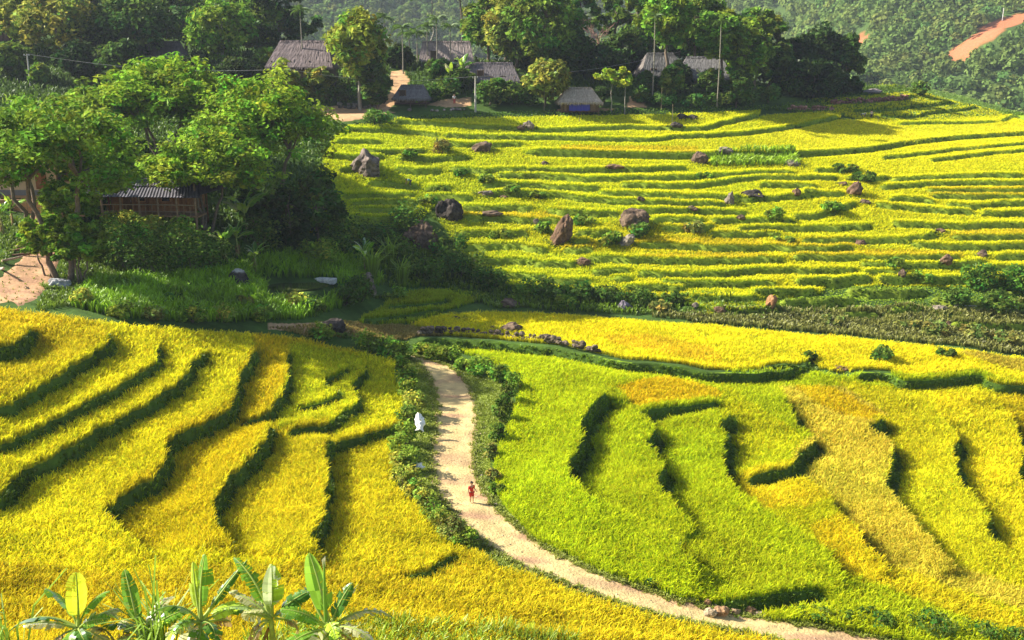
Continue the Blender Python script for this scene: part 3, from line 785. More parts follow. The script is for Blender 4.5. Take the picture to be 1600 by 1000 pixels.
g = np.random.default_rng(5)
zones = [scatter(-40, 40, 27, 62, .165, g), scatter(-50, 60, 62, 104, .21, g), scatter(-60, 95, 104, 210, .27, g)]
for zi, (X, Y) in enumerate(zones):
    r, px, py = reg_at(X, Y, .45)
    sdl = _look(SD, X, Y)
    keep = (r > 0) & ~((sdl > (-.46 if zi < 2 else -.62)) & (sdl < .05)) & (py < 1120)
    X, Y, r = X[keep], Y[keep], r[keep]
    Z = gz(X, Y)
    orr = reg_at(X, Y, .45, ORSTRIPS)[0] > 0
    nn = vnoise(X, Y, 2.6, 8) * .6 + vnoise(X, Y, .9, 9) * .4
    n3 = vnoise(X, Y, 7, 12)
    zones[zi] = (X, Y, Z, r, orr, nn, n3)
WID = [.026, .036, .062]
NBL = [8, 7, 5]
for i, q in PLOTS.items():
    mb = MB()
    for zi, (X, Y, Z, r, orr, nn, n3) in enumerate(zones):
        k = r == i
        if not k.any():
            continue
        P = np.stack([X[k], Y[k], Z[k]], 1)
        n = len(P)
        br = (1 + q['var'] * nn[k] * (1 if zi < 2 else .6) + g.normal(0, .13 if zi < 2 else .07, n))[:, None]
        tip = np.array(q['tip'])[None] * br * (1.0 if zi < 2 else 1.06)
        grn = np.clip(n3[k] * .5 + g.normal(0, .18, n), -.3, .55)[:, None] * .35
        tip = tip * (1 - np.clip(grn, 0, 1)) + np.array((.42, .55, .02)) * np.clip(grn, 0, 1)
        tip[:, 1] *= 1 + np.minimum(grn[:, 0], 0) * .5
        if zi == 2:
            gm = np.clip((1050 - proj(X[k], Y[k], Z[k])[0]) / 350, .12, 1)[:, None] * .42
            tip = tip * (1 - gm) + np.array((.58, .70, .04)) * br * gm
        o = orr[k]
        tip[o] = np.array((.88, .66, .025)) * br[o]
        base = np.broadcast_to(np.array(q['base']) if zi < 2 else np.array((.24, .38, .018)), (n, 3)) * br
        hh = q['h'] * (1 + (.12 if zi < 2 else .04) * nn[k] + g.normal(0, .06 if zi < 2 else .03, n)) * (1.0 if zi < 2 else .82)
        v, f, c = blades(P, hh, NBL[zi], WID[zi], base, tip, .62 if zi < 2 else .9, .45, i * 7 + zi, .06 if zi < 2 else .12, .82 if zi < 2 else .7, .13 if zi < 2 else .05)
        mb.add(v, f, c)
    o = mb.build(q['name'], M_rice)
    tag(o, q['label'], 'rice field' if q['name'] == 'rice_field' else 'stubble', 'rice plots on the terraces' if q['name'] == 'rice_field' else None, 'stuff')

# grass on the terrace banks
mb = MB()
for li, (P, s, tp, far) in enumerate(LINES3):
    seg = np.linalg.norm(np.diff(P[:, :2], axis=0), axis=1)
    arc = np.concatenate([[0], np.cumsum(seg)])
    bw, far = (-far, 0) if far < 0 else (.48, far)
    dens = 26 * bw / .48 if not far else 13
    m = int(arc[-1] * dens * max(s, .7))
    if m < 3:
        continue
    t = g.uniform(0, arc[-1], m)
    t = t[g.random(m) < np.clip(np.minimum(t, arc[-1] - t) / max(tp * .6, .01), 0.12, 1)]
    m = len(t)
    x, y = np.interp(t, arc, P[:, 0]), np.interp(t, arc, P[:, 1])
    tx, ty = np.interp(t, arc, np.gradient(P[:, 0])), np.interp(t, arc, np.gradient(P[:, 1]))
    l = np.hypot(tx, ty) + 1e-9
    off = g.uniform(-bw, -.04, m)
    x, y = x + (-ty / l) * off, y + (tx / l) * off
    k = np.abs(np.arctan2(x, y)) < R(36)
    x, y = x[k], y[k]
    if len(x) < 3:
        continue
    m = len(x)
    _col, _row = proj(x, y, gz(x, y))[:2]
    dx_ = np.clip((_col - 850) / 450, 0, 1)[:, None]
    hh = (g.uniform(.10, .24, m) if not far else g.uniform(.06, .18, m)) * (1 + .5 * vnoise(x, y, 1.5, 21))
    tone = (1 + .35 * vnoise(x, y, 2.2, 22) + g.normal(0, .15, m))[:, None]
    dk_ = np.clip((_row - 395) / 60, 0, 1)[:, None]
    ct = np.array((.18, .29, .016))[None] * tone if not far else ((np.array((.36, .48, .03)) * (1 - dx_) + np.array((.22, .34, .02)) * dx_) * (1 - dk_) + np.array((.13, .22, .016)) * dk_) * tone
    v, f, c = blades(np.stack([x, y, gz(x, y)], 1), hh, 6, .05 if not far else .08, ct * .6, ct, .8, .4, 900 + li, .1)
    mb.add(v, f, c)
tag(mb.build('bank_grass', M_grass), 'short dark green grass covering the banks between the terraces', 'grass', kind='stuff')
# ------------------------------------------------------------------ dirt path
def ribbon(name, left, right, m, label, cat, lift=0.03, n=8, na=16, jit=0.12, col=(.48, .36, .16)):
    Lp, Rp = smooth_line(left, n), smooth_line(right, n)
    k = min(len(Lp), len(Rp))
    A, B = hits(Lp[:k], 0, TZ), hits(Rp[:k], 0, TZ)
    u = np.linspace(0, k - 1, k * 3)
    A = np.stack([np.interp(u, np.arange(k), A[:, i]) for i in range(3)], 1)
    B = np.stack([np.interp(u, np.arange(k), B[:, i]) for i in range(3)], 1)
    A[:, 0] += jit * vnoise(u * 1.0, u * 0, 1.1, 31) + jit * vnoise(u, u * 0, 3.7, 32)
    B[:, 0] += jit * vnoise(u * 1.0, u * 0, 1.3, 33) + jit * vnoise(u, u * 0, 4.1, 34)
    t = np.linspace(0, 1, na)
    P = A[:, None, :2] * (1 - t)[None, :, None] + B[:, None, :2] * t[None, :, None]
    X, Y = P[..., 0], P[..., 1]
    Z = gz(X, Y) + lift + 0.03 * vnoise(X, Y, .5, 41)
    Z -= (np.minimum(t, 1 - t)[None] < .01) * .08
    rut = np.exp(-((t - .3) / .09) ** 2) + np.exp(-((t - .68) / .09) ** 2)
    c = np.array(col)[None, None] * (1 + .10 * vnoise(X, Y, 1.3, 42) + .10 * vnoise(X, Y, .4, 43) + .08 * rut[None])[..., None]
    red = np.clip(vnoise(X * .35, Y, .9, 44), 0, 1)[..., None] * .85  # reddish cross streaks: long cast shadows and ruts painted into the earth colour
    c = c * (1 - red) + np.array((.32, .175, .11)) * red
    i, j = np.meshgrid(np.arange(len(u) - 1), np.arange(na - 1), indexing='ij')
    f = np.stack([i * na + j, i * na + j + 1, (i + 1) * na + j + 1, (i + 1) * na + j], -1).reshape(-1, 4)
    o = MB().add(np.stack([X, Y, Z], -1).reshape(-1, 3), f, c.reshape(-1, 3), True).build(name, m)
    return tag(o, label, cat, kind='structure')


M_path = mat_attr('path_earth', 0.95, 0, 0.1, 2.2, 0.16, 0.7, 7.0)
PL = [(634, 557), (652, 566), (672, 585), (684, 612), (688, 640), (684, 672), (679, 705), (680, 740), (690, 772), (712, 805), (745, 838), (785, 868), (830, 890), (880, 911), (940, 935), (1000, 955), (1060, 970), (1130, 985), (1200, 998), (1290, 1022)]
PR = [(644, 556), (672, 563), (700, 574), (724, 596), (738, 626), (741, 660), (738, 700), (740, 735), (752, 765), (775, 797), (808, 826), (850, 856), (905, 884), (960, 908), (1020, 926), (1080, 944), (1140, 958), (1205, 970), (1290, 982), (1400, 1004)]
PL = [(x - (2 if y < 570 else 7), y) for x, y in PL]
PR = [(x + (2 if y < 570 else 6), y) for x, y in PR]
ribbon('dirt_path', PL, PR, M_path, 'pale dirt path curving down between the rice fields', 'path', .05)
ribbon('dirt_track', [(-20, 445), (10, 425), (34, 402), (50, 384), (56, 366), (50, 345), (47, 330)], [(30, 480), (55, 468), (80, 440), (92, 412), (88, 386), (76, 362), (66, 330)], M_path,
       'trodden orange dirt track climbing past the trees at the left', 'path', .06, col=(.42, .25, .14))

# loose stones and grass creeping over the path's edges
g = np.random.default_rng(15)
mb, mg = MB(), MB()
EL, ER = hits(smooth_line(PL, 8), 0, TZ), hits(smooth_line(PR, 8), 0, TZ)
for q in range(420):
    k = int(g.integers(0, len(EL)))
    t = g.choice([g.uniform(-.12, .12), g.uniform(.88, 1.15), g.uniform(0, 1)])
    x, y = EL[k, :2] * (1 - t) + ER[k, :2] * t + g.normal(0, .15, 2)
    r = g.uniform(.02, .055) * (1.6 if g.random() < .08 else 1)
    v, f = (np.array([(1, 0, 0), (-1, 0, 0), (0, 1, 0), (0, -1, 0), (0, 0, 1), (0, 0, -1)]) * g.uniform(.6, 1.2, (6, 1)), np.array([(0, 2, 4), (2, 1, 4), (1, 3, 4), (3, 0, 4), (2, 0, 5), (1, 2, 5), (3, 1, 5), (0, 3, 5)]))
    mb.add(v * (r * 1.3, r, r * .7) + (x, y, ground(x, y) + .07), f, np.array((.42, .33, .22)) * g.uniform(.5, 1.3))
tag(mb.build('pebbles', M_rock), 'loose pebbles scattered over the dirt path', 'pebbles', kind='stuff')
gx, gy = [], []
for E, s_ in ((EL, 1), (ER, -1)):
    for q in range(1500):
        k = g.uniform(0, len(E) - 1.01)
        a, b = E[int(k)], E[int(k) + 1]
        p_ = a + (b - a) * (k % 1)
        d = b - a
        nrm = np.array([-d[1], d[0]]) / (np.hypot(d[0], d[1]) + 1e-6)
        o_ = s_ * .12 + g.normal(0, .13) + .10 * math.sin(k * 1.7)
        gx.append(p_[0] + nrm[0] * o_)
        gy.append(p_[1] + nrm[1] * o_)
gx, gy = np.array(gx), np.array(gy)
tn = g.uniform(.6, 1.3, (len(gx), 1))
v, f, c = blades(np.stack([gx, gy, gz(gx, gy) + .04], 1), g.uniform(.06, .2, len(gx)), 6, .035, np.array([(.14, .18, .02)]) * tn, np.array([(.30, .34, .04)]) * tn, .9, .4, 3, .1)
tag(mg.add(v, f, c).build('edge_grass', M_grass), 'ragged grass creeping over the edges of the dirt path', 'grass', kind='stuff')

# small pond with a concrete slab
pc = hit(458, 451)
a_ = np.linspace(0, 2 * math.pi, 40, endpoint=False)
rr_ = 1 + .18 * np.sin(a_ * 2 + 1) + .1 * np.sin(a_ * 3)
M_water = bpy.data.materials.new('pond_water')
M_water.use_nodes = True
_b = M_water.node_tree.nodes['Principled BSDF']
_b.inputs['Base Color'].default_value = (.05, .06, .02, 1)
_b.inputs['Roughness'].default_value = .06
pv = np.stack([pc[0] + 2.6 * rr_ * np.cos(a_), pc[1] + .5 + 2.0 * rr_ * np.sin(a_), np.full(40, POND_Z + .32)], 1)
pv = np.concatenate([[[pc[0], pc[1] + .5, POND_Z + .32]], pv])
tag(MB().add(pv, [(0, i + 1, (i + 1) % 40 + 1) for i in range(40)]).build('pond_water', M_water), 'still murky green water of the small pond', 'pond', kind='structure')
sp = on(508, 441)
mb = MB()
mb.box(0, 0, .18, 2.1, .8, .42, (.55, .53, .47)).box(0, -.46, .1, 2.0, .1, .3, (.45, .43, .38))
o = mb.build('concrete_slab', M_rock)
o.location = (sp[0], sp[1], ground(sp[0], sp[1]))
o.rotation_euler = (0, R(2), R(-6))
tag(o, 'pale concrete slab lying at the edge of the small pond', 'slab')

# ------------------------------------------------------------------ boulders
import bmesh


def ico(sub):
    b = bmesh.new()
    bmesh.ops.create_icosphere(b, subdivisions=sub, radius=1)
    v = np.array([x.co[:] for x in b.verts])
    f = np.array([[x.index for x in q.verts] for q in b.faces])
    b.free()
    return v, f


ICO = {k: ico(k) for k in (1, 2, 3, 4)}


def rock_mesh(sx, sy, sz, col, seed, sub=3, rough=.22, peak=0.0):
    v, f = ICO[sub]
    g = np.random.default_rng(seed)
    v = v.copy()
    # chop with a few random planes for facets
    for _ in range(14):
        n = g.normal(size=3)
        n /= np.linalg.norm(n)
        d = g.uniform(.62, .92)
        s = v @ n
        k = s > d
        v[k] -= np.outer(s[k] - d, n)
    w = vnoise(v[:, 0] * 3 + seed, v[:, 1] * 3 + v[:, 2] * 2, 1, seed % 50) * rough + vnoise(v[:, 0] * 8 + seed, v[:, 1] * 8 - v[:, 2] * 7, 1, 3) * rough * .45
    v = v * (1 + w)[:, None]
    if peak:
        v[:, :2] *= (1 - peak * np.clip(v[:, 2:], -.3, 1))
    v = v * (sx, sy, sz)
    c = np.array(col)[None] * (1 + .35 * vnoise(v[:, 0] * 4 / sx, v[:, 1] * 4 / sy + v[:, 2] * 4 / sz, 1, 7))[:, None]
    return v, f, c


GREY, BROWN, DARKR, REDR, PALE = (.17, .14, .11), (.115, .08, .055), (.05, .042, .036), (.13, .08, .05), (.22, .185, .14)
# column, row of the foot, width, height, colour, lean, peak, label
ROCKS = [
    (570, 277, 58, 42, (.15, .12, .10), 0, -.06, 'big pale grey boulder standing in the yellow terraces near the trees', ''),
    (700, 346, 42, 36, DARKR, 0, .05, 'big rounded dark boulder behind a green bush at the foot of the slope', ''),
    (660, 390, 56, 40, BROWN, 0, .1, 'wide dark reddish boulder below the rounded dark one', ''),
    (872, 384, 34, 46, REDR, .35, .1, 'tall leaning brown boulder in the middle of the terraces', ''),
    (996, 359, 52, 34, BROWN, 0, .2, 'broad lumpy brown boulder with a bush at its foot', ''),
    (1141, 321, 17, 22, GREY, 0, .35, 'small pointed grey stone standing upright among the terraces', ''),
    (1178, 308, 40, 13, DARKR, 0, .2, 'low dark boulder right of the pointed stone', ''),
    (753, 239, 38, 18, BROWN, 0, .1, 'low brown boulder among dry stalks high on the slope', ''),
    (827, 208, 20, 15, GREY, 0, .3, 'pointed pale stone of the pair in the upper field', ''),
    (815, 208, 14, 9, BROWN, 0, .1, 'small brown stone beside the pointed pale one', ''),
    (1066, 188, 18, 11, DARKR, 0, .2, 'dark hump of rock, left of two, in the top field', ''),
    (1083, 188, 20, 8, DARKR, 0, .1, 'dark hump of rock, right of two, in the top field', ''),
    (1057, 203, 22, 9, DARKR, 0, .1, 'dark flat stone on the bank below the two humps', ''),
    (1094, 258, 26, 22, BROWN, 0, .15, 'brown boulder at the left end of the tall grass below the broad field', ''),
    (1133, 252, 28, 13, GREY, 0, .1, 'grey boulder just right of the brown one in the tall grass', ''),
    (978, 387, 26, 20, PALE, .5, .1, 'pale slanting slab of rock below the lumpy brown boulder', ''),
    (912, 417, 22, 17, REDR, 0, .2, 'reddish stone on the end of a low terrace', ''),
    (577, 461, 22, 40, GREY, 0, .2, 'upright grey rock pillar beside the pond', ''),
    (368, 447, 44, 26, DARKR, 0, .25, 'dark boulder with a pale cap in the tall grass', ''),
    (88, 452, 40, 20, (.28, .28, .28), 0, .1, 'smooth grey boulder beside the dirt track', ''),
    (518, 520, 44, 23, DARKR, 0, .2, 'dark domed rock in the brown stubble', ''),
    (711, 502, 22, 9, BROWN, 0, .2, 'low brown rock in the yellow band near the shady plot', ''),
    (694, 499, 12, 6, BROWN, 0, .2, 'little brown rock left of the low one in the yellow band', ''),
    (800, 522, 38, 18, BROWN, 0, .15, 'brown rock sitting on the stone wall', ''),
    (768, 517, 20, 8, BROWN, 0, .15, 'flat brown rock left of the one on the wall', ''),
    (796, 480, 40, 12, BROWN, 0, .1, 'long brown rock in the green plot by the gully', ''),
    (975, 486, 22, 20, (.2, .17, .2), 0, .4, 'pointed purplish rock in the gully', ''),
    (1087, 482, 12, 10, GREY, 0, .1, 'little grey rock under the last terrace strip', ''),
    (1125, 496, 20, 14, REDR, 0, .2, 'reddish rock under the end of the last terrace strip', ''),
    (1240, 262, 30, 12, PALE, 0, .15, 'pale rock at the right end of the tall grass', ''),
    (1336, 308, 26, 24, REDR, .3, .2, 'reddish boulder leaning over a gap in the right terraces', ''),
    (1318, 291, 18, 8, REDR, 0, .1, 'small reddish rock above the leaning reddish boulder', ''),
    (1352, 320, 20, 8, BROWN, 0, .1, 'flat brown rock below the leaning reddish boulder', ''),
    (1245, 308, 14, 12, REDR, 0, .1, 'small reddish rock at the end of a yellow strip', ''),
    (1346, 386, 24, 12, REDR, 0, .1, 'reddish rock at the end of a golden strip', ''),
    (1480, 420, 22, 18, REDR, 0, .1, 'round reddish boulder on the lower right terraces', ''),
    (1536, 404, 20, 13, BROWN, 0, .1, 'brown rock up and right of the round reddish boulder', ''),
    (1411, 433, 14, 14, BROWN, 0, .2, 'brown stone left of the round reddish boulder', ''),
    (1205, 482, 20, 24, (.30, .15, .07), 0, .1, 'orange brown rock at the edge of the gully', ''),
    (757, 308, 30, 9, GREY, 0, .1, 'flat grey rock between short terraces', ''),
    (787, 312, 16, 8, REDR, 0, .1, 'small red rock right of the flat grey one', ''),
    (850, 260, 16, 8, BROWN, 0, .2, 'small brown rock on the upper terraces left of the centre', ''),
    (960, 265, 34, 8, REDR, 0, .1, 'flat reddish rock slab on the upper terraces', ''),
    (1001, 316, 14, 7, BROWN, 0, .1, 'tiny brown rock above the lumpy boulder', ''),
    (1083, 333, 16, 8, BROWN, 0, .2, 'small brown rock right of the lumpy boulder', ''),
    (768, 348, 38, 10, BROWN, 0, .1, 'flat brown rock ledge right of the rounded dark boulder', ''),
    (838, 354, 12, 10, GREY, 0, .2, 'small grey rock left of the leaning boulder', ''),
    (1468, 366, 24, 8, REDR, 0, .1, 'flat reddish rock at the end of the wide flat terrace', ''),
    (1158, 350, 14, 9, BROWN, 0, .1, 'little brown rock under the long strip', ''),
    (1365, 148, 34, 9, (.2, .17, .15), 0, .1, 'grey rock pile on the ridge behind the hedge', ''),
    (1317, 581, 28, 9, REDR, 0, .1, 'low brown rock at the end of the valley bank', ''),
    (962, 527, 8, 5, BROWN, 0, .1, 'tiny dark rock in the yellow valley band', ''),
    (1470, 488, 26, 12, GREY, 0, .1, 'grey rock under the dark terrace at the right', ''),
    (1482, 510, 12, 8, REDR, 0, .1, 'pinkish rock in the scrub at the right', ''),
    (1106, 948, 14, 13, (.30, .17, .09), 0, .2, 'orange stone at the top of the heap by the path', 'o'),
    (1118, 950, 9, 6, PALE, 0, .1, 'small pale stone next to the orange stone by the path', ''),
    (1110, 965, 22, 16, (.36, .28, .18), 0, .1, 'cream coloured boulder by the path edge', ''),
    (1126, 964, 26, 16, (.28, .17, .09), .2, .1, 'tan boulder leaning on the cream one by the path', ''),
    (1146, 962, 22, 12, (.27, .19, .11), .4, .1, 'slanted tan slab by the path', ''),
    (1172, 961, 22, 13, (.28, .17, .09), 0, .1, 'orange tan boulder right of the slanted slab', ''),
    (1188, 964, 22, 9, (.33, .26, .17), .2, .1, 'pale flat stone at the right end of the heap by the path', ''),
    (1158, 968, 12, 6, (.28, .21, .13), 0, .1, 'small tan stone in front of the heap by the path', ''),
    (752, 744, 7, 4, PALE, 0, .1, 'little pale stone on the verge right of the child', ''),
    (758, 774, 9, 5, PALE, 0, .1, 'whitish stone on the verge behind the child', ''),
    (775, 789, 8, 4, PALE, 0, .1, 'whitish stone on the verge where the path turns', ''),
    (840, 834, 8, 4, PALE, 0, .1, 'pale stone on the grass verge further down the path', ''),
    (40, 452, 10, 6, (.30, .2, .12), 0, .1, 'tan stone lying on the dirt track', ''),
]
for i, (px, py, w, h, c, lean, pk, lab, _) in enumerate(ROCKS):
    p = on(px, py)
    sx = px_size(p, w) * .5
    sz = max(px_size(p, h), .12)
    big = w * h > 700
    v, f, cc = rock_mesh(sx * 1.05, sx * .85, sz * .62, c, 100 + i, 4 if big else 3 if w > 12 else 2, .2, pk)
    if px == 368:
        cc[v[:, 2] > sz * .50] = (.36, .34, .30)
    v[:, 2] += sz * .36
    v[:, 0] += lean * v[:, 2] * .8
    b = MB().add(v, f, cc)
    o = b.build('boulder' if w > 16 else 'stone', M_rock)
    o.location = (p[0], p[1] + sx * .5, ground(p[0], p[1] + sx * .3) - .05)
    tag(o, lab, 'rock')


# dry stone walls
def stone_wall(pts, rows, size, label, col, seed, lift=0.0):
    P = hits(smooth_line(pts, 8), 0, TZ)
    g = np.random.default_rng(seed)
    seg = np.linalg.norm(np.diff(P[:, :2], axis=0), axis=1)
    arc = np.concatenate([[0], np.cumsum(seg)])
    mb = MB()
    c0 = P[len(P) // 2]
    for r in range(rows):
        s = 0
        while s < arc[-1]:
            k = size * g.uniform(.6, 1.35)
            x, y = np.interp(s, arc, P[:, 0]) + g.normal(0, .05), np.interp(s, arc, P[:, 1]) + g.normal(0, .12)
            z = ground(x, y) + lift + (r + .4) * size * .62
            v, f, cc = rock_mesh(k * .62, k * .55, k * .45, np.array(col) * g.uniform(.6, 1.4), int(g.integers(1e6)), 2, .2)
            if r < rows - 1 or g.random() < .75:
                mb.add(v + (x - c0[0], y - c0[1], z - c0[2]), f, cc)
            s += k * 1.0
    o = mb.build('stone_wall', M_rock)
    o.location = c0
    return tag(o, label, 'stone wall')


stone_wall([(655, 526), (690, 524), (745, 527), (800, 532), (870, 540), (935, 555)], 2, .5, 'low dark dry stone wall along the edge of the valley band', (.13, .10, .07), 1, .25)
stone_wall([(1300, 163), (1340, 161), (1380, 159), (1418, 156)], 2, .7, 'reddish dry stone wall on the ridge, the upper of two', (.24, .12, .08), 2)
stone_wall([(1232, 172), (1260, 173), (1300, 173)], 2, .7, 'reddish dry stone wall on the ridge, the lower of two', (.24, .13, .09), 3)
stone_wall([(640, 174), (680, 174), (725, 172)], 1, .5, 'row of grey stones along the back of the top field', (.24, .2, .17), 4)
stone_wall([(532, 168), (560, 169), (590, 170)], 2, .6, 'grey stone wall behind the dirt yard', (.13, .12, .1), 5)
# ------------------------------------------------------------------ leaves, trees, shrubs
def leaf_cloud(C, Rr, n, size, col, g, flat=.5, up=.6, cvar=.26, lvar=.25, hue=.09):
    """n leaf cards in each clump: C centres, Rr radii; flat squashes clumps; leaves face roughly up and outward"""
    k = len(C)
    Cc = np.repeat(C, n, 0)
    d = g.normal(size=(k * n, 3))
    d /= np.linalg.norm(d, axis=1)[:, None]
    rad = np.repeat(Rr, n) * g.uniform(.35, 1.0, k * n) ** .6
    P = Cc + d * rad[:, None] * (1, 1, flat)
    nrm = d * .5 + g.normal(size=d.shape) * .55 + (0, 0, up)
    nrm /= np.linalg.norm(nrm, axis=1)[:, None]
    t = np.cross(nrm, g.normal(size=d.shape))
    t /= np.linalg.norm(t, axis=1)[:, None] + 1e-9
    b = np.cross(nrm, t)
    s = size * g.uniform(.6, 1.4, k * n)
    a = (t * s[:, None]) * .62
    bb = (b * s[:, None]) * .34
    v = np.stack([P - a, P - bb + nrm * (s * .08)[:, None], P + a, P + bb + nrm * (s * .08)[:, None]], 1).reshape(-1, 3)
    i = np.arange(k * n) * 4
    f = np.stack([i, i + 1, i + 2, i + 3], 1)
    tone = np.repeat(1 + g.normal(0, cvar, k), n) * (1 + g.normal(0, lvar, k * n))
    hu = np.repeat(g.normal(0, hue, k), n) + g.normal(0, hue * .5, k * n)
    c = np.array(col)[None] * np.clip(tone, .35, 1.9)[:, None]
    c[:, 0] *= np.clip(1 + hu * 2.2, .5, 1.8)
    return v, f, np.repeat(c, 4, 0)


def limb(a, b, g, n=6, wob=.08):
    a, b = np.asarray(a, float), np.asarray(b, float)
    t = np.linspace(0, 1, n)[:, None]
    p = a + (b - a) * t
    L = np.linalg.norm(b - a)
    p[1:-1] += g.normal(0, wob * L * .5, (n - 2, 3))
    p[:, 2] += np.sin(t[:, 0] * math.pi) * L * .05
    return p


BARK = (.16, .12, .085)


def make_tree(p, h, w, kind, col, label, seed, bark=BARK, low=None, group=None, dens=1.0, lean=0.0, leaf=None, name='tree', D=None):
    g = np.random.default_rng(seed)
    root = empty(name, (p[0], p[1], p[2] - .05), label, 'tree', group)
    tb = MB()
    D = D or math.hypot(p[0], p[1])
    leaf = leaf or max(.2, D * .0041)
    crown_c, crown_r = [], []
    R0 = max(.035 * h * .5, .09)
    top = np.array([lean * h, 0, h])
    if kind == 'feather':       # several slender stems that open into flat sprays
        ns = int(g.integers(2, 4))
        low = .38 if low is None else low
        for s in range(ns):
            a = s * 2 * math.pi / ns + g.uniform(-.4, .4)
            foot = np.array([math.cos(a), math.sin(a), 0]) * R0 * 2.0
            fork = np.array([math.cos(a) * w * .16 + lean * h * .5, math.sin(a) * w * .16, h * (low + g.uniform(.02, .14))])
            st = limb(foot, fork, g, 7, .05)
            tb.tube(st, np.linspace(R0, R0 * .6, 7), bark, 6)
            nb = int(g.integers(6, 9))
            for q in range(nb):
                aa = a + g.uniform(-1.5, 1.5)
                rr = w * .5 * g.uniform(.25, .95)
                hz = h * (1 - .38 * (rr / (w * .5)) ** 1.6 * g.uniform(.55, 1.1)) - h * g.uniform(0, .34) ** 1.2
                end = np.array([math.cos(aa) * rr + lean * h, math.sin(aa) * rr, max(hz, h * (low + .05))])
                br = limb(fork, end, g, 6, .10)
                tb.tube(br, np.linspace(R0 * .5, R0 * .12, 6), bark, 5)
                for e in range(int(10 * dens)):
                    t = g.uniform(.55, 1.0)
                    c = fork + (end - fork) * t + g.normal(0, 1, 3) * (w * .085, w * .085, h * .03)
                    crown_c.append(c)
                    crown_r.append(w * g.uniform(.055, .12))
        for q in range(int(60 * dens)):
            rr = w * .46 * math.sqrt(g.uniform(0, 1))
            aa = g.uniform(0, 6.283)
            dome = h * (low + .08 + (.94 - low) * math.sqrt(max(0, 1 - (rr / (w * .5)) ** 2)))
            crown_c.append(np.array([math.cos(aa) * rr + lean * h, math.sin(aa) * rr, dome - (dome - h * low) * g.uniform(0, 1) ** 1.6 * .8]))
            crown_r.append(w * g.uniform(.06, .11))
        flat, up, n = .55, 1.0, 44
    elif kind in ('round', 'dark'):
        low = .25 if low is None else low
        st = limb((0, 0, 0), (lean * h * .6, 0, h * .72), g, 8, .04)
        tb.tube(st, np.linspace(R0 * 1.2, R0 * .4, 8), bark, 7)
        ch = h * (1 - low)
        cz = h * low + ch * .5
        m = int(58 * dens)
        lob = g.normal(size=(7, 3))
        lob /= np.linalg.norm(lob, axis=1)[:, None]
        lobs = g.uniform(.0, .3, 7)
        for q in range(m):
            d = g.normal(size=3)
            d /= np.linalg.norm(d)
            bulge = 1 + (np.clip(lob @ d - .6, 0, 1) * lobs * 2).sum() - .12
            r = g.uniform(.35, .93) ** .5 * bulge
            taper = 1 - .25 * max(d[2], 0)
            c = np.array([d[0] * w * .42 * r * taper + lean * h, d[1] * w * .42 * r * taper, cz + d[2] * ch * .44 * r])
            crown_c.append(c)
            crown_r.append(w * g.uniform(.075, .15))
            if q < 9:
                a0 = st[int(g.integers(3, 8))]
                tb.tube(limb(a0, c, g, 5, .1), np.linspace(R0 * .4, R0 * .08, 5), bark, 5)
        flat, up, n = .75, .75, 46
    elif kind == 'tall':        # airy column with clumps in storeys and gaps between
        low = .3 if low is None else low
        st = limb((0, 0, 0), (lean * h, 0, h * .97), g, 10, .03)
        tb.tube(st, np.linspace(R0, R0 * .2, 10), bark, 6)
        m = int(22 * dens)
        for q in range(m):
            t = low + (1 - low) * (q + g.uniform(0, 1)) / m
            base = np.array([np.interp(t, np.linspace(0, 1, 10), st[:, i]) for i in range(3)])
            a = g.uniform(0, 2 * math.pi)
            prof = math.sin(math.pi * min(1, (t - low) / (1 - low) * .85 + .12)) ** .7
            rr = w * .5 * prof * g.uniform(.3, 1)
            c = base + np.array([math.cos(a) * rr, math.sin(a) * rr, rr * .3])
            tb.tube(limb(base, c, g, 4, .1), np.linspace(R0 * .35, R0 * .08, 4), bark, 4)
            for e in range(3):
                crown_c.append(c + g.normal(0, w * .07, 3))
                crown_r.append(w * g.uniform(.07, .15))
        flat, up, n = .6, .7, 44
    elif kind == 'sparse':      # thin bare trunk with a few flat sprays at the top
        low = .7 if low is None else low
        st = limb((0, 0, 0), (lean * h, 0, h * .93), g, 10, .02)
        tb.tube(st, np.linspace(R0 * .8, R0 * .3, 10), bark, 6)
        for q in range(int(9 * dens)):
            t = g.uniform(low, .95)
            base = np.array([np.interp(t, np.linspace(0, 1, 10), st[:, i]) for i in range(3)])
            a = g.uniform(0, 2 * math.pi)
            rr = w * .5 * g.uniform(.3, 1)
            c = base + np.array([math.cos(a) * rr, math.sin(a) * rr, h * g.uniform(.0, .08)])
            tb.tube(limb(base, c, g, 5, .08), np.linspace(R0 * .3, R0 * .06, 5), bark, 4)
            for e in range(3):
                crown_c.append(c + g.normal(0, w * .06, 3))
                crown_r.append(w * g.uniform(.07, .13))
        flat, up, n = .35, .9, 34
    tr = tb.build('trunk', M_bark, root)
    C, Q = np.array(crown_c), np.array(crown_r)
    tot = n * len(C)
    n = max(10, int(n * min(1, 17000 / tot)))
    v, f, c = leaf_cloud(C, Q, n, leaf, col, g, flat, up)
    cr = MB().add(v, f, c).build('crown', M_leaf, root)
    return root


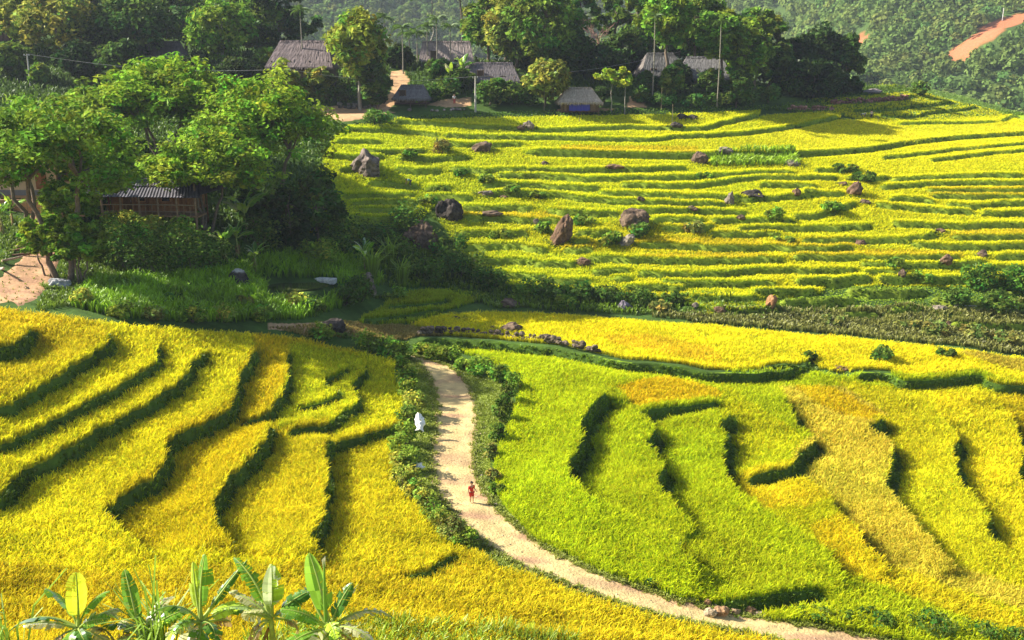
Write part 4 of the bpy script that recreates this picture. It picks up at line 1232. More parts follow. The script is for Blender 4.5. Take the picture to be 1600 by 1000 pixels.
def make_shrub(p, h, w, col, label, seed, group=None, leaf=None, name='shrub', cat='shrub', dense=1.0):
    g = np.random.default_rng(seed)
    D = math.hypot(p[0], p[1])
    leaf = leaf or max(.14, D * .0030)
    root = empty(name, (p[0], p[1], p[2] - .05), label, cat, group)
    m = int(14 * dense)
    d = g.normal(size=(m, 3))
    d /= np.linalg.norm(d, axis=1)[:, None]
    C = np.stack([d[:, 0] * w * .32, d[:, 1] * w * .3, h * .5 + d[:, 2] * h * .32], 1)
    Q = g.uniform(.16, .30, m) * w
    Q = np.minimum(Q, h * .4)
    v, f, c = leaf_cloud(C, Q, 40, leaf, col, g, .8, .8)
    v[:, 2] = np.maximum(v[:, 2], .02)
    sb = MB()
    for q in range(6):
        sb.tube(limb((g.normal(0, .06), g.normal(0, .06), 0), C[q % m], g, 4, .1), np.linspace(.03, .01, 4), BARK, 4)
    sb.build('stem', M_bark, root)
    MB().add(v, f, c).build('foliage', M_leaf, root)
    return root


def frond(L, g, droop=1.0, nl=22, wl=.045, ll=.42):
    """feather leaf: arched rib with leaflets; along +x from the origin"""
    t = np.linspace(0, 1, nl)
    x = L * t * (1 - .12 * droop * t)
    z = L * (.55 * t - (.55 + .45 * droop) * t ** 2)
    rib = np.stack([x, 0 * x, z], 1)
    V, Fq = [], []
    k = 0
    for i in range(2, nl):
        for s in (-1, 1):
            l = L * ll * math.sin(math.pi * (.12 + .86 * t[i])) ** .7 * g.uniform(.85, 1.1)
            a = rib[i]
            dr = np.array([.45, s * .9, -.35 * g.uniform(.6, 1.6)])
            dr /= np.linalg.norm(dr)
            wd = np.array([1, 0, 0]) * L * wl
            m_ = a + dr * l * .55 + (0, 0, .02)
            e = a + dr * l + np.array([0, 0, -.12 * l])
            V += [a - wd * .5, a + wd * .5, m_ + wd * .5, m_ - wd * .5, e]
            Fq.append(((k, k + 1, k + 2, k + 3), (k + 3, k + 2, k + 4)))
            k += 5
    return rib, np.array(V), np.array([q[0] for q in Fq]), np.array([q[1] for q in Fq])


def rotm(az, el=0.0):
    ca, sa, ce, se = math.cos(az), math.sin(az), math.cos(el), math.sin(el)
    Ry = np.array([[ce, 0, -se], [0, 1, 0], [se, 0, ce]])
    Rz = np.array([[ca, -sa, 0], [sa, ca, 0], [0, 0, 1]])
    return Rz @ Ry


def make_palm(p, h, fl, label, seed, col=(.09, .16, .025), group='areca palms of the village'):
    g = np.random.default_rng(seed)
    root = empty('areca_palm', (p[0], p[1], p[2] - .05), label, 'palm', group)
    tb = MB()
    pts = np.array([[.02 * h * math.sin(t * 3) * .3, 0, h * t] for t in np.linspace(0, 1, 14)])
    rad = np.linspace(.11, .07, 14)
    tb.tube(pts, rad, (.22, .20, .15), 8)
    tb.build('trunk', M_bark, root)
    sb = MB()
    sb.tube(np.array([[pts[-1][0], 0, h - .1], [pts[-1][0], 0, h + .5], [pts[-1][0], 0, h + 1.0]]), [.11, .10, .04], (.16, .26, .05), 8)
    sb.build('crownshaft', M_bark, root)
    for q in range(10):
        rib, V, q4, t3 = frond(fl, g, g.uniform(.6, 1.3), 18, .06, .36)
        M = rotm(q * 2.4 + g.uniform(-.3, .3), g.uniform(-.15, .75))
        off = np.array([pts[-1][0], 0, h + .7])
        fb = MB()
        fb.tube(rib @ M.T + off, np.linspace(.03, .008, len(rib)), (.14, .2, .04), 4)
        fb.add(V @ M.T + off, {4: q4, 3: t3}, np.array(col) * g.uniform(.75, 1.3))
        fb.build('frond', M_leaf, root)
    return root


def banana_leaf(L, wd, g, arch, torn, col):
    """broad leaf on a stalk, along +x, arching; torn is how shredded the blade is"""
    n = 22
    t = np.linspace(0, 1, n)
    st = .20
    ang = .15 - arch * np.clip(t - .1, 0, 1) ** 1.3
    dx = np.cos(ang) * L / (n - 1)
    dz = np.sin(ang) * L / (n - 1)
    rib = np.stack([np.cumsum(dx), 0 * t, np.cumsum(dz)], 1)
    mb = MB()
    mb.tube(rib, np.interp(t, [0, .3, 1], [.035, .02, .006]) * max(L, .8), (.42, .52, .12), 5)
    u = np.clip((t - st) / (1 - st), 0, 1)
    prof = np.where(t > st, np.sin(np.pi * np.clip(.06 + .94 * u, 0, 1) ** .75) ** .55, 0) * wd
    fold = g.uniform(.15, .5)
    for s in (-1, 1):
        dro = 0.0
        for i in range(int(st * n), n - 1):
            if g.random() < torn:
                dro = g.uniform(-.1, .8)
            gap = g.uniform(.02, .25) if g.random() < torn else 0.0
            a, b = rib[i], rib[i + 1]
            b2 = b - (b - a) * gap
            row = []
            for k, (o, wv) in enumerate(((a, prof[i]), (b2, prof[i + 1]))):
                for m_ in (0, .5, 1):
                    sk = .25 * wv * m_
                    row.append(o + np.array([sk, s * wv * m_ * (1 - .15 * dro), wv * m_ * (fold - (fold + dro * 1.1) * m_)]))
            cc = np.array(col) * g.uniform(.85, 1.15)
            mb.add(row, [(0, 1, 4, 3), (1, 2, 5, 4)], cc)
    return mb


def place(mb, M, off):
    mb.v = [(v @ M.T + off).astype(np.float32) for v in mb.v]
    return mb


def make_banana(p, h, leaves, label, seed, group='banana plants', sc=1.0):
    """leaves: list of (azimuth deg, lift deg, length, half width, arch, torn, colour)"""
    g = np.random.default_rng(seed)
    root = empty('banana_plant', (p[0], p[1], p[2] - .05), label, 'banana plant', group)
    sb = MB()
    t = np.linspace(0, 1, 8)
    sb.tube(np.stack([.04 * np.sin(t * 5), 0 * t, h * t], 1), np.linspace(.15, .07, 8) * sc, np.linspace(0, 1, 8)[:, None] * np.array((.30, .36, .10)) + (1 - np.linspace(0, 1, 8))[:, None] * np.array((.24, .16, .08)), 9)
    for q in range(5):
        a = g.uniform(0, 6.28)
        zz = h * g.uniform(.35, .9)
        sb.tube(np.array([[math.cos(a) * .12 * sc, math.sin(a) * .12 * sc, zz], [math.cos(a) * .26 * sc, math.sin(a) * .26 * sc, zz - .25], [math.cos(a) * .24 * sc, math.sin(a) * .24 * sc, zz - .8]]), [.05, .04, .01], (.22, .13, .06), 5)
    sb.build('stem', M_bark, root)
    for az, el, L, wd, arch, torn, col in leaves:
        mb = banana_leaf(L, wd, g, arch, torn, col)
        ro = g.normal(0, .55)
        Rx = np.array([[1, 0, 0], [0, math.cos(ro), -math.sin(ro)], [0, math.sin(ro), math.cos(ro)]])
        place(mb, rotm(R(az), R(el)) @ Rx, np.array([0, 0, h - .05]))
        mb.build('leaf', M_broad, root)
    return root


BG, BY, BD, BP = (.16, .33, .03), (.46, .64, .05), (.08, .20, .03), (.46, .46, .24)


def auto_leaves(g, n, L, wd, cols=(BG, BD, BY, BG, BP)):
    out = []
    for q in range(n):
        out.append((q * 137 + g.uniform(-20, 20), g.uniform(25, 82), L * g.uniform(.75, 1.15), wd * g.uniform(.8, 1.15), g.uniform(.6, 1.9), g.uniform(.1, .6), cols[q % len(cols)]))
    return out
# ------------------------------------------------------------------ houses
def roof_patch(mb, a, b, c, d, nu, nv, thick, jit, col, corr=0.0, pitch=.3, seed=0):
    """slab between eave a-b and ridge d-c"""
    g = np.random.default_rng(seed)
    a, b, c, d = [np.asarray(q, float) for q in (a, b, c, d)]
    u, v = np.meshgrid(np.linspace(0, 1, nu), np.linspace(0, 1, nv), indexing='ij')
    P = (a * (1 - u[..., None]) + b * u[..., None]) * (1 - v[..., None]) + (d * (1 - u[..., None]) + c * u[..., None]) * v[..., None]
    n = np.cross(b - a, d - a)
    n /= np.linalg.norm(n)
    if n[2] < 0:
        n = -n
    off = g.normal(0, jit, P.shape[:2])
    if corr:
        off = off + corr * np.sin(2 * math.pi * u * np.linalg.norm(b - a) / pitch)
    T = P + n * off[..., None]
    B = P - n * thick
    cc = np.array(col) * (1 + .05 * g.normal(0, 1, (nu, 1, 1)) + .13 * g.normal(0, 1, (nu, nv, 1)) + .09 * g.normal(0, 1, (1, nv, 1)))
    cc = np.clip(cc, .01, 1)
    i, j = np.meshgrid(np.arange(nu - 1), np.arange(nv - 1), indexing='ij')
    f = np.stack([i * nv + j, (i + 1) * nv + j, (i + 1) * nv + j + 1, i * nv + j + 1], -1).reshape(-1, 4)
    mb.add(T.reshape(-1, 3), f, cc.reshape(-1, 3))
    mb.add(B.reshape(-1, 3), f[:, ::-1], (cc * .5).reshape(-1, 3))
    for e in (np.s_[:, 0], np.s_[:, -1], np.s_[0, :], np.s_[-1, :]):
        t, bt = T[e], B[e]
        k = len(t)
        vv = np.concatenate([t, bt])
        ff = [(q, q + 1, k + q + 1, k + q) for q in range(k - 1)]
        mb.add(vv, ff, np.array(col) * .8)


def straw_edge(mb, a, b, n, L, col, g, down=(0, -.3, -1)):
    a, b = np.asarray(a, float), np.asarray(b, float)
    t = g.uniform(0, 1, n)[:, None]
    P = a + (b - a) * t
    dr = np.asarray(down, float) + g.normal(0, .25, (n, 3))
    dr /= np.linalg.norm(dr, axis=1)[:, None]
    w = (b - a) / np.linalg.norm(b - a) * .05
    l = g.uniform(.4, 1, (n, 1)) * L
    V = np.stack([P - w - dr * .1, P + w - dr * .1, P + w * .4 + dr * l, P - w * .4 + dr * l], 1).reshape(-1, 3)
    i = np.arange(n) * 4
    mb.add(V, np.stack([i, i + 1, i + 2, i + 3], 1), np.repeat(np.array(col)[None] * g.uniform(.6, 1.4, (n, 1)), 4, 0))


def make_house(p, rz, W_, D_, ze, zr, rw, label, seed, roofcol, wallcol, style='thatch', zf=.3, inset=1.0, windows=2, door=True, posts=True, hip=True, cat='house', name='thatched_house', wall_h=None, tarp=None):
    g = np.random.default_rng(seed)
    root = empty(name, (p[0], p[1], p[2] - .05), label, cat, None, rz)
    mr = MB()
    ex, ey = W_ / 2, D_ / 2
    rx = rw / 2
    corr, jit, th = (0, .018, .28) if style == 'thatch' else (.035, .004, .05)
    nu = 64 if style == 'thatch' else int(W_ / .3 * 6)
    A, B, Cc, Dd = (-ex, -ey, ze), (ex, -ey, ze), (ex, ey, ze), (-ex, ey, ze)
    R0_, R1_ = (-rx, 0, zr), (rx, 0, zr)
    roof_patch(mr, A, B, R1_, R0_, nu, 12, th, jit, roofcol, corr, .3, seed)
    roof_patch(mr, Cc, Dd, R0_, R1_, nu, 12, th, jit, roofcol, corr, .3, seed + 1)
    if hip:
        zz = .985
        mid0 = (-rx, 0, zr * zz + ze * (1 - zz))
        mid1 = (rx, 0, zr * zz + ze * (1 - zz))
        roof_patch(mr, Dd, A, (mid0[0], -.05, mid0[2]), (mid0[0], .05, mid0[2]), 24, 10, th, jit, np.array(roofcol) * (1.15, 1.05, 1), corr, .3, seed + 2)
        roof_patch(mr, B, Cc, (mid1[0], .05, mid1[2]), (mid1[0], -.05, mid1[2]), 24, 10, th, jit, roofcol, corr, .3, seed + 3)
    if style == 'thatch':
        for ea, eb_, en, ec, ed in ((A, B, W_ * 16, 1, (0, -.3, -1)), (Dd, Cc, W_ * 10, 1, (0, .3, -1)), (A, Dd, D_ * 14, 1.2, (-.3, 0, -1)), (B, Cc, D_ * 14, 1, (.3, 0, -1))):
            straw_edge(mr, ea, eb_, int(en), .45, np.array(roofcol) * ec, g, ed)
        straw_edge(mr, R0_, R1_, int(max(rw, 1) * 26), .5, np.array(roofcol) * 1.6, g, (0, -1, -.5))
        straw_edge(mr, R0_, R1_, int(max(rw, 1) * 20), .5, np.array(roofcol) * 1.5, g, (0, 1, -.5))
    ro = mr.build('roof', M_thatch if style == 'thatch' else M_plain, root)
    if style != 'thatch':
        rd = MB()
        rd.tube(np.array([R0_, (0, 0, zr + .02), R1_]), .09, np.array(roofcol) * .8, 6)
        rd.build('ridge_cap', M_plain, ro)
    # walls, one plank wall each side
    wx, wy = ex - inset, ey - inset
    wz1 = ze + (zr - ze) * min(.9, inset / ey) - .1
    if wall_h:
        wz1 = zf + wall_h
    wm = MB()
    t = .12
    pl = .32
    for s in (-1, 1):
        n = max(2, int(2 * wx / pl))
        for q in range(n):
            x = -wx + (q + .5) * 2 * wx / n
            wm.box(x, s * wy, (zf + wz1) / 2, 2 * wx / n - .015, t + .02 * (q % 2), wz1 - zf, np.array(wallcol) * g.uniform(.7, 1.3))
        n = max(2, int(2 * wy / pl))
        for q in range(n):
            y = -wy + (q + .5) * 2 * wy / n
            if abs(y) < wy - t * .6:
                wm.box(s * (wx + .01), y, (zf + wz1) / 2, t + .02 * (q % 2), 2 * wy / n - .015, wz1 - zf, np.array(wallcol) * g.uniform(.7, 1.3))
    wm.build('wall', M_wood, root)
    fl = MB()
    fl.box(0, 0, zf - .1, 2 * wx + .5, 2 * wy + .5, .2, np.array(wallcol) * .6)
    fl.build('floor', M_wood, root)
    if posts:
        for x in np.linspace(-wx - .15, wx + .15, max(3, int(W_ / 2.6))):
            for s in (-1, 1):
                pm = MB()
                zt = wz1 + .05
                pm.tube(np.array([[x, s * (wy + .2), -.6], [x, s * (wy + .2), zt * .5], [x, s * (wy + .2), zt]]), .09, np.array(wallcol) * .7, 6)
                pm.build('post', M_wood, root)
    for q in range(windows):
        x = -wx + (q + 1) * 2 * wx / (windows + 1) + (.5 if door else 0)
        wb = MB()
        zc = zf + (wz1 - zf) * .55
        for sx in (-1, 1):
            wb.box(x + sx * .42, -wy - .09, zc, .09, .10, 1.0, np.array(wallcol) * 1.4)
            wb.box(x, -wy - .09, zc + sx * .48, .75, .10, .09, np.array(wallcol) * 1.4)
        wo = wb.build('window', M_wood, root)
        MB().box(x, -wy - .075, zc, .74, .03, .86, (.02, .018, .015)).build('pane', M_plain, wo)
    if door:
        x = -wx * .55
        db = MB()
        db.box(x, -wy - .09, zf + .95, .9, .06, 1.85, np.array(wallcol) * .5)
        for sx in (-1, 1):
            db.box(x + sx * .5, -wy - .09, zf + .97, .09, .1, 1.95, np.array(wallcol) * 1.2)
        do = db.build('door', M_wood, root)
        MB().tube(np.array([[x + .34, -wy - .15, zf + .9], [x + .34, -wy - .17, zf + 1.0], [x + .34, -wy - .15, zf + 1.1]]), .02, (.3, .25, .2), 6).build('handle', M_plain, do)
    if tarp:
        x0, x1, z0, z1, c = tarp
        u, v = np.meshgrid(np.linspace(0, 1, 40), np.linspace(0, 1, 14), indexing='ij')
        X = x0 + (x1 - x0) * u
        Y = -wy - .30 - .05 * np.sin(u * 31) - .03 * np.sin(u * 67 + 3 * v) - .05 * v
        Z = z1 + (z0 - z1) * v + .04 * np.sin(u * 21) * v
        i, j = np.meshgrid(np.arange(39), np.arange(13), indexing='ij')
        f = np.stack([i * 14 + j, (i + 1) * 14 + j, (i + 1) * 14 + j + 1, i * 14 + j + 1], -1).reshape(-1, 4)
        cl = MB().add(np.stack([X, Y, Z], -1).reshape(-1, 3), f, c, True).build('tarpaulin', M_cloth, root)
        sm = cl.modifiers.new('cloth', 'SOLIDIFY')
        sm.thickness = .02
    return root


TH = (.27, .225, .20)
p = at_depth(478, 157)
h0 = height_for(p, 63)
make_house(p, R(-3), 10.4, 7.6, h0 - 3.9, h0, 7.3, 'large greyish thatched house behind shrubs, left of the round tree', 11, (.15, .12, .115), (.13, .09, .06))
p = at_depth(698, 172)
h0 = height_for(p, 64)
make_house(p, R(2), 9.6, 7.6, h0 - 4.3, h0, 8.0, 'pinkish thatched house with a bright ridge behind the palms', 12, (.22, .18, .165), (.16, .11, .07))
p = at_depth(768, 163)
h0 = height_for(p, 97)
make_house(p, R(4), 8.8, 6.8, h0 - 2.9, h0, 6.6, 'dark grey thatched house half hidden by bushes beside the utility pole', 13, (.115, .10, .10), (.2, .11, .06))
p = at_depth(645, 154)
h0 = height_for(p, 132)
make_house(p, R(-5), 5.6, 4.6, .7, h0, 3.4, 'small low shed with a grey roof beside the red trail', 14, (.15, .14, .135), (.12, .08, .06), windows=0, door=True, inset=.6, zf=.1, cat='shed', name='thatched_shed', wall_h=.9)
p = on(904, 173)
h0 = height_for(p, 136)
hw = px_size(p, 70)
make_house(p, R(3), hw, 4.8, h0 * .38, h0, px_size(p, 38), 'small thatched hut with a blue tarpaulin wall at the edge of the rice', 15, (.34, .28, .215), (.16, .10, .06), windows=0, door=False, inset=.75, zf=.15, cat='hut', name='thatched_hut', wall_h=h0 * .45, tarp=(-1.7, 1.5, .15, h0 * .40, (.06, .06, .36)))
p = at_depth(1030, 174)
h0 = height_for(p, 82)
make_house(p, R(8), 8.5, 7, h0 - 3.8, h0, 4.6, 'pale grey roofed house among tall trees, left of two', 16, (.13, .125, .12), (.17, .11, .07))
p = at_depth(1098, 176)
h0 = height_for(p, 88)
make_house(p, R(-6), 9.5, 7, h0 - 3.6, h0, 6.0, 'pale grey roofed house among tall trees, right of two', 17, (.15, .145, .145), (.15, .10, .07))
p = at_depth(-6, 176)
h0 = height_for(p, 10)
make_house(p, R(6), 8, 7, h0 - 2.9, h0, 5.0, 'dim grey roofed house at the top left corner', 18, (.16, .15, .16), (.14, .08, .06))
p = at_depth(256, 172)
h0 = height_for(p, 64)
make_house(p, R(0), 8, 6, h0 - 3.2, h0, 6.0, 'dim brown roofed house deep between the dark trees', 19, (.12, .10, .10), (.1, .07, .05))

# stilt house with the corrugated roof
p = at_depth(252, 98)
root = make_house(p, R(-4), 9.6, 7.0, 4.55, height_for(p, 279), 6.2, 'wooden stilt house with a dark corrugated roof behind the left trees', 30, (.085, .08, .095), (.34, .15, .06), style='corr', zf=2.0, inset=1.2, windows=2, name='stilt_house', wall_h=2.6)
rb = MB()     # lower skirt roofs to the right and the left wing
roof_patch(rb, (-4.2, -5.0, 3.75), (6.0, -5.0, 3.75), (5.2, -2.9, 4.7), (-4.0, -2.9, 4.7), 160, 6, .05, .004, (.08, .075, .09), .035, .3, 3)
roof_patch(rb, (5.0, -4.9, 3.75), (6.4, 2.6, 3.75), (4.9, 2.4, 4.7), (4.7, -2.9, 4.7), 90, 6, .05, .004, (.08, .075, .09), .035, .3, 4)
rb.build('porch_roof', M_plain, root)
rb = MB()
roof_patch(rb, (-7.6, -4.6, 3.3), (-4.35, -4.9, 3.3), (-5.2, -2.4, 4.5), (-6.6, -2.4, 4.5), 50, 6, .05, .004, (.36, .31, .27), .03, .3, 5)
roof_patch(rb, (-7.9, -.2, 3.3), (-7.62, -4.62, 3.28), (-6.6, -2.42, 4.48), (-6.6, -2.3, 4.48), 50, 6, .05, .004, (.38, .33, .3), .03, .3, 6)
rb.build('side_roof', M_plain, root)
rl = MB()
rl.tube(np.array([[-3.6, -4.5, 2.95], [1, -4.5, 2.97], [5.4, -4.5, 2.95]]), .05, (.36, .24, .14), 6)
rl.tube(np.array([[-3.6, -4.5, 2.35], [1, -4.5, 2.36], [5.4, -4.5, 2.35]]), .04, (.30, .2, .12), 6)
for x in np.linspace(-3.6, 5.4, 16):
    rl.tube(np.array([[x, -4.5, 2.0], [x, -4.5, 2.5], [x, -4.5, 2.97]]), .03, (.30, .19, .1), 5)
rl.box(.9, -3.6, 1.92, 9.4, 2.1, .12, (.28, .17, .09))
rl.build('veranda', M_wood, root)
for x in np.linspace(-3.5, 5.3, 6):
    pm = MB()
    pm.tube(np.array([[x, -4.45, -.8], [x, -4.45, 1.5], [x, -4.45, 3.85]]), .1, (.28, .18, .11), 6)
    pm.build('post', M_wood, root)

# peach coloured house at the left edge
p = on(40, 303)
root = empty('peach_house', p, 'peach plastered house with brown framed windows behind the left trees', 'house', None, R(-3))
mb = MB()
mb.box(0, 0, 2.35, 14, 6, 3.1, (.60, .40, .22)).box(0, -.06, .55, 14.1, 6.1, .5, (.22, .19, .17)).box(0, -.02, .2, 14.04, 6.04, .4, (.55, .28, .12))
mb.build('wall', M_plain, root)
for x in (-1.5, 1.1, 5.4):
    wb = MB()
    for sx in (-1, 1):
        wb.box(x + sx * .5, -3.06, 2.4, .12, .14, 1.5, (.16, .07, .03))
        wb.box(x, -3.06, 2.4 + sx * .7, .9, .14, .12, (.16, .07, .03))
    wb.box(x, -3.055, 2.4, .07, .10, 1.3, (.16, .07, .03))
    wo = wb.build('window', M_wood, root)
    MB().box(x, -3.03, 2.4, .88, .05, 1.28, (.05, .04, .035)).build('pane', M_plain, wo)
mb = MB()
mb.box(3.3, -3.06, 1.95, 1.0, .1, 2.1, (.30, .11, .04))
mb.build('door', M_wood, root)
mr = MB()
roof_patch(mr, (-7.6, -4, 4.0), (7.6, -4, 4.0), (7.6, 0, 5.0), (-7.6, 0, 5.0), 120, 6, .06, .004, (.38, .2, .12), .03, .35, 8)
roof_patch(mr, (7.6, 4, 4.0), (-7.6, 4, 4.0), (-7.6, 0, 5.0), (7.6, 0, 5.0), 120, 6, .06, .004, (.38, .2, .12), .03, .35, 9)
mr.build('roof', M_plain, root)
# orange bank wall and fence below it
p = on(50, 336)
o = MB().box(0, .5, .55, 9.5, .35, 1.5, (.58, .28, .13)).box(0, .5, 1.33, 9.6, .45, .1, (.5, .3, .18)).build('terrace_wall', M_plain)
o.location = p
tag(o, 'orange plastered terrace wall below the peach house', 'wall')
root = empty('bamboo_fence', (p[0], p[1] - .3, p[2]), 'thin bamboo fence in front of the orange terrace wall', 'fence')
for x in np.linspace(-3.4, 3.6, 12):
    pb = MB()
    pb.tube(np.array([[x, 0, -.3], [x + .02, 0, .6], [x, 0, 1.35 + .15 * math.sin(x * 5)]]), .028, (.22, .15, .08), 5)
    pb.build('post', M_wood, root)
for z in (.35, .75, 1.15):
    pb = MB()
    pb.tube(np.array([[-3.5, -.04, z], [0, -.05, z + .03], [3.7, -.04, z]]), .02, (.24, .17, .1), 5)
    pb.build('rail', M_wood, root)

# utility poles and the wire between them
tops = []
for px, D, top, lab in ((48, 152, 84, 'thin pale concrete pole at the left, with dark trees behind'), (453, 150, 108, 'short grey pole in front of the large thatched house'), (743, None, 119, 'pale wooden pole at the back of the top rice field')):
    p = at_depth(px, D) if D else on(px, 175)
    h = height_for(p, top)
    root = empty('utility_pole', p, lab, 'utility pole')
    pb = MB()
    pb.tube(np.array([[0, 0, -.5], [0, 0, h * .5], [.03, 0, h]]), [.16, .13, .10], (.42, .39, .33), 8)
    pb.build('shaft', M_plain, root)
    ab = MB()
    ab.box(0, -.12, h - .25, .9, .08, .1, (.3, .27, .22))
    ao = ab.build('crossarm', M_wood, root)
    ib = MB()
    for x in (-.35, .35):
        ib.tube(np.array([[x, -.12, h - .2], [x, -.12, h - .1], [x, -.12, h - .02]]), [.04, .06, .03], (.5, .5, .48), 6)
    ib.build('insulator', M_plain, ao)
    if px == 743:
        mbx = MB()
        mbx.box(0, -.2, h * .42, .35, .22, .5, (.5, .45, .36))
        mbx.build('meter_box', M_plain, root)
    tops.append(np.array([p[0], p[1] - .12, p[2] + h - .02]))
tops.append(tops[-1] + np.array([34, 22, 3.5]))
wb = MB()
for k in range(3):
    a, b = tops[k], tops[k + 1]
    t = np.linspace(0, 1, 24)[:, None]
    q = a + (b - a) * t
    q[:, 2] -= 1.1 * np.sin(t[:, 0] * math.pi)
    wb.tube(q, .022, (.30, .29, .27), 5)
tag(wb.build('power_line', M_plain), 'single sagging power line running from pole to pole past the village', 'power line')
# rail over the dark terrace at the right
a, b = on(1490, 486), on(1588, 489)
wb = MB()
wb.tube(np.array([[a[0], a[1], a[2] + .75], [(a[0] + b[0]) / 2, (a[1] + b[1]) / 2, (a[2] + b[2]) / 2 + .72], [b[0], b[1], b[2] + .75]]), .045, (.45, .42, .33), 6)
for q in (a, (a + b) / 2, b):
    wb.tube(np.array([[q[0], q[1], q[2] - .3], [q[0], q[1], q[2] + .3], [q[0], q[1], q[2] + .76]]), .04, (.28, .22, .14), 5)
tag(wb.build('bamboo_rail', M_wood), 'long thin bamboo rail over the dark terrace at the right edge', 'rail')
# thin stakes in the fields
for px, py, h, lab in ((1050, 196, 3.2, 'thin dry stake in the top field left of the two dark humps'), (1371, 197, 1.6, 'thin stake in the broad pale field'), (905, 193, 1.0, 'short dark stake in front of the hut'), (850, 173, 3.0, 'thin pole beside the left end of the hut'), (1033, 172, 3.4, 'leaning grey stake at the edge of the dark grass below the houses')):
    p = on(px, py)
    o = MB().tube(np.array([[0, 0, -.3], [.03, 0, h * .5], [.0, 0, h]]), [.045, .035, .025], (.28, .22, .14), 6).build('stake', M_wood)
    o.location = p
    tag(o, lab, 'stake')

# pile of logs at the left
for k, (px, py, L, rz, tl, r, lab, c) in enumerate(((33, 400, 3.6, 22, 4, .13, 'long brown log at the bottom of the pile by the dirt track', (.16, .09, .055)), (36, 394, 2.8, 30, 8, .12, 'brown log lying across the long one by the dirt track', (.2, .11, .06)),
                                                     (44, 388, 2.0, 48, 10, .11, 'short pale cut log on top of the pile by the dirt track', (.42, .30, .2)), (20, 412, 1.6, 40, 6, .1, 'small pale log left of the pile by the dirt track', (.36, .27, .2)), (5, 428, 2.2, -58, 12, .11, 'pale branch leaning at the left edge above the dirt track', (.4, .33, .28)))):
    p = on(px, py)
    d = np.array([math.cos(R(rz)), math.sin(R(rz)), math.sin(R(tl))])
    q = np.linspace(-.5, .5, 7)[:, None] * d * L
    q[:, 2] += r + .16 * min(k, 2)
    q += np.random.default_rng(k).normal(0, .02, q.shape)
    mb = MB().tube(q, np.linspace(r, r * .8, 7), c, 9)
    for e in (0, -1):
        ring = q[e]
        mb.add(np.concatenate([[ring], mb.v[0].reshape(7, 9, 3)[e]]), [(0, 1 + i, 1 + (i + 1) % 9) for i in range(9)], (.5, .36, .22))
    o = mb.build('log', M_bark)
    o.location = p
    tag(o, lab, 'log')

# white plastic sheet caught on the shrubs, and scraps below it
def sheet(px, py, w, h, label, seed, tilt=.5, up=.0):
    g = np.random.default_rng(seed)
    p = on(px, py)
    n, m = 22, 30
    u, v = np.meshgrid(np.linspace(-1, 1, n), np.linspace(0, 1, m), indexing='ij')
    ww = w * (.56 + .12 * np.sin(v * 8 + seed) + .05 * np.sin(v * 19)) + .06 * vnoise(u * 0 + v * 9, v * 0, 1, seed)
    X = u * ww + .07 * np.sin(v * 4)
    Zz = h * v * math.sin(tilt) + .05 * vnoise(u * 2.2, v * 5, 1, seed + 2) + .02 * vnoise(u * 5, v * 9, 1, seed + 3) + .16 * (1 - u * u)
    Y = h * v * math.cos(tilt) - .10 * (1 - u * u) + .03 * vnoise(u * 2.7 + 5, v * 6, 1, seed + 4)
    i, j = np.meshgrid(np.arange(n - 1), np.arange(m - 1), indexing='ij')
    f = np.stack([i * m + j, (i + 1) * m + j, (i + 1) * m + j + 1, i * m + j + 1], -1).reshape(-1, 4)
    k = (vnoise(u * 4 + 3, v * 9, 1, seed + 9).ravel()[f[:, 0]] < .72)
    o = MB().add(np.stack([X, Y, Zz], -1).reshape(-1, 3), f[k], (.80, .79, .76), True).build('plastic_sheet', M_cloth)
    o.location = (p[0], p[1], p[2] + up)
    s = o.modifiers.new('thickness', 'SOLIDIFY')
    s.thickness = .015
    return tag(o, label, 'plastic sheet')


sheet(655, 686, .5, 1.15, 'crumpled white plastic sheet draped over the shrubs beside the path', 3, 1.0, .5)
sheet(653, 737, .5, .45, 'small white plastic scrap low in the shrubs beside the path', 5, .7, .15)


# ------------------------------------------------------------------ people
def skin_obj(name, verts, edges, rads, m, parent, root=0, sub=2):
    me = bpy.data.meshes.new(name)
    me.from_pydata([tuple(v) for v in verts], edges, [])
    me.materials.append(m)
    o = bpy.data.objects.new(name, me)
    COL.objects.link(o)
    o.parent = parent
    s = o.modifiers.new('skin', 'SKIN')
    s.use_smooth_shade = True
    for i, r in enumerate(rads):
        d = me.skin_vertices[0].data[i]
        d.radius = (r, r) if np.isscalar(r) else r
        d.use_root = i == root
    b = o.modifiers.new('smooth', 'SUBSURF')
    b.levels = b.render_levels = sub
    return o


def flat_mat(name, c, rough=.8):
    m = bpy.data.materials.new(name)
    m.use_nodes = True
    q = m.node_tree.nodes['Principled BSDF']
    q.inputs['Base Color'].default_value = (*c, 1)
    q.inputs['Roughness'].default_value = rough
    return m


M_flesh = flat_mat('flesh', (.42, .22, .13), .6)
M_hair = flat_mat('black_hair', (.012, .009, .008), .5)


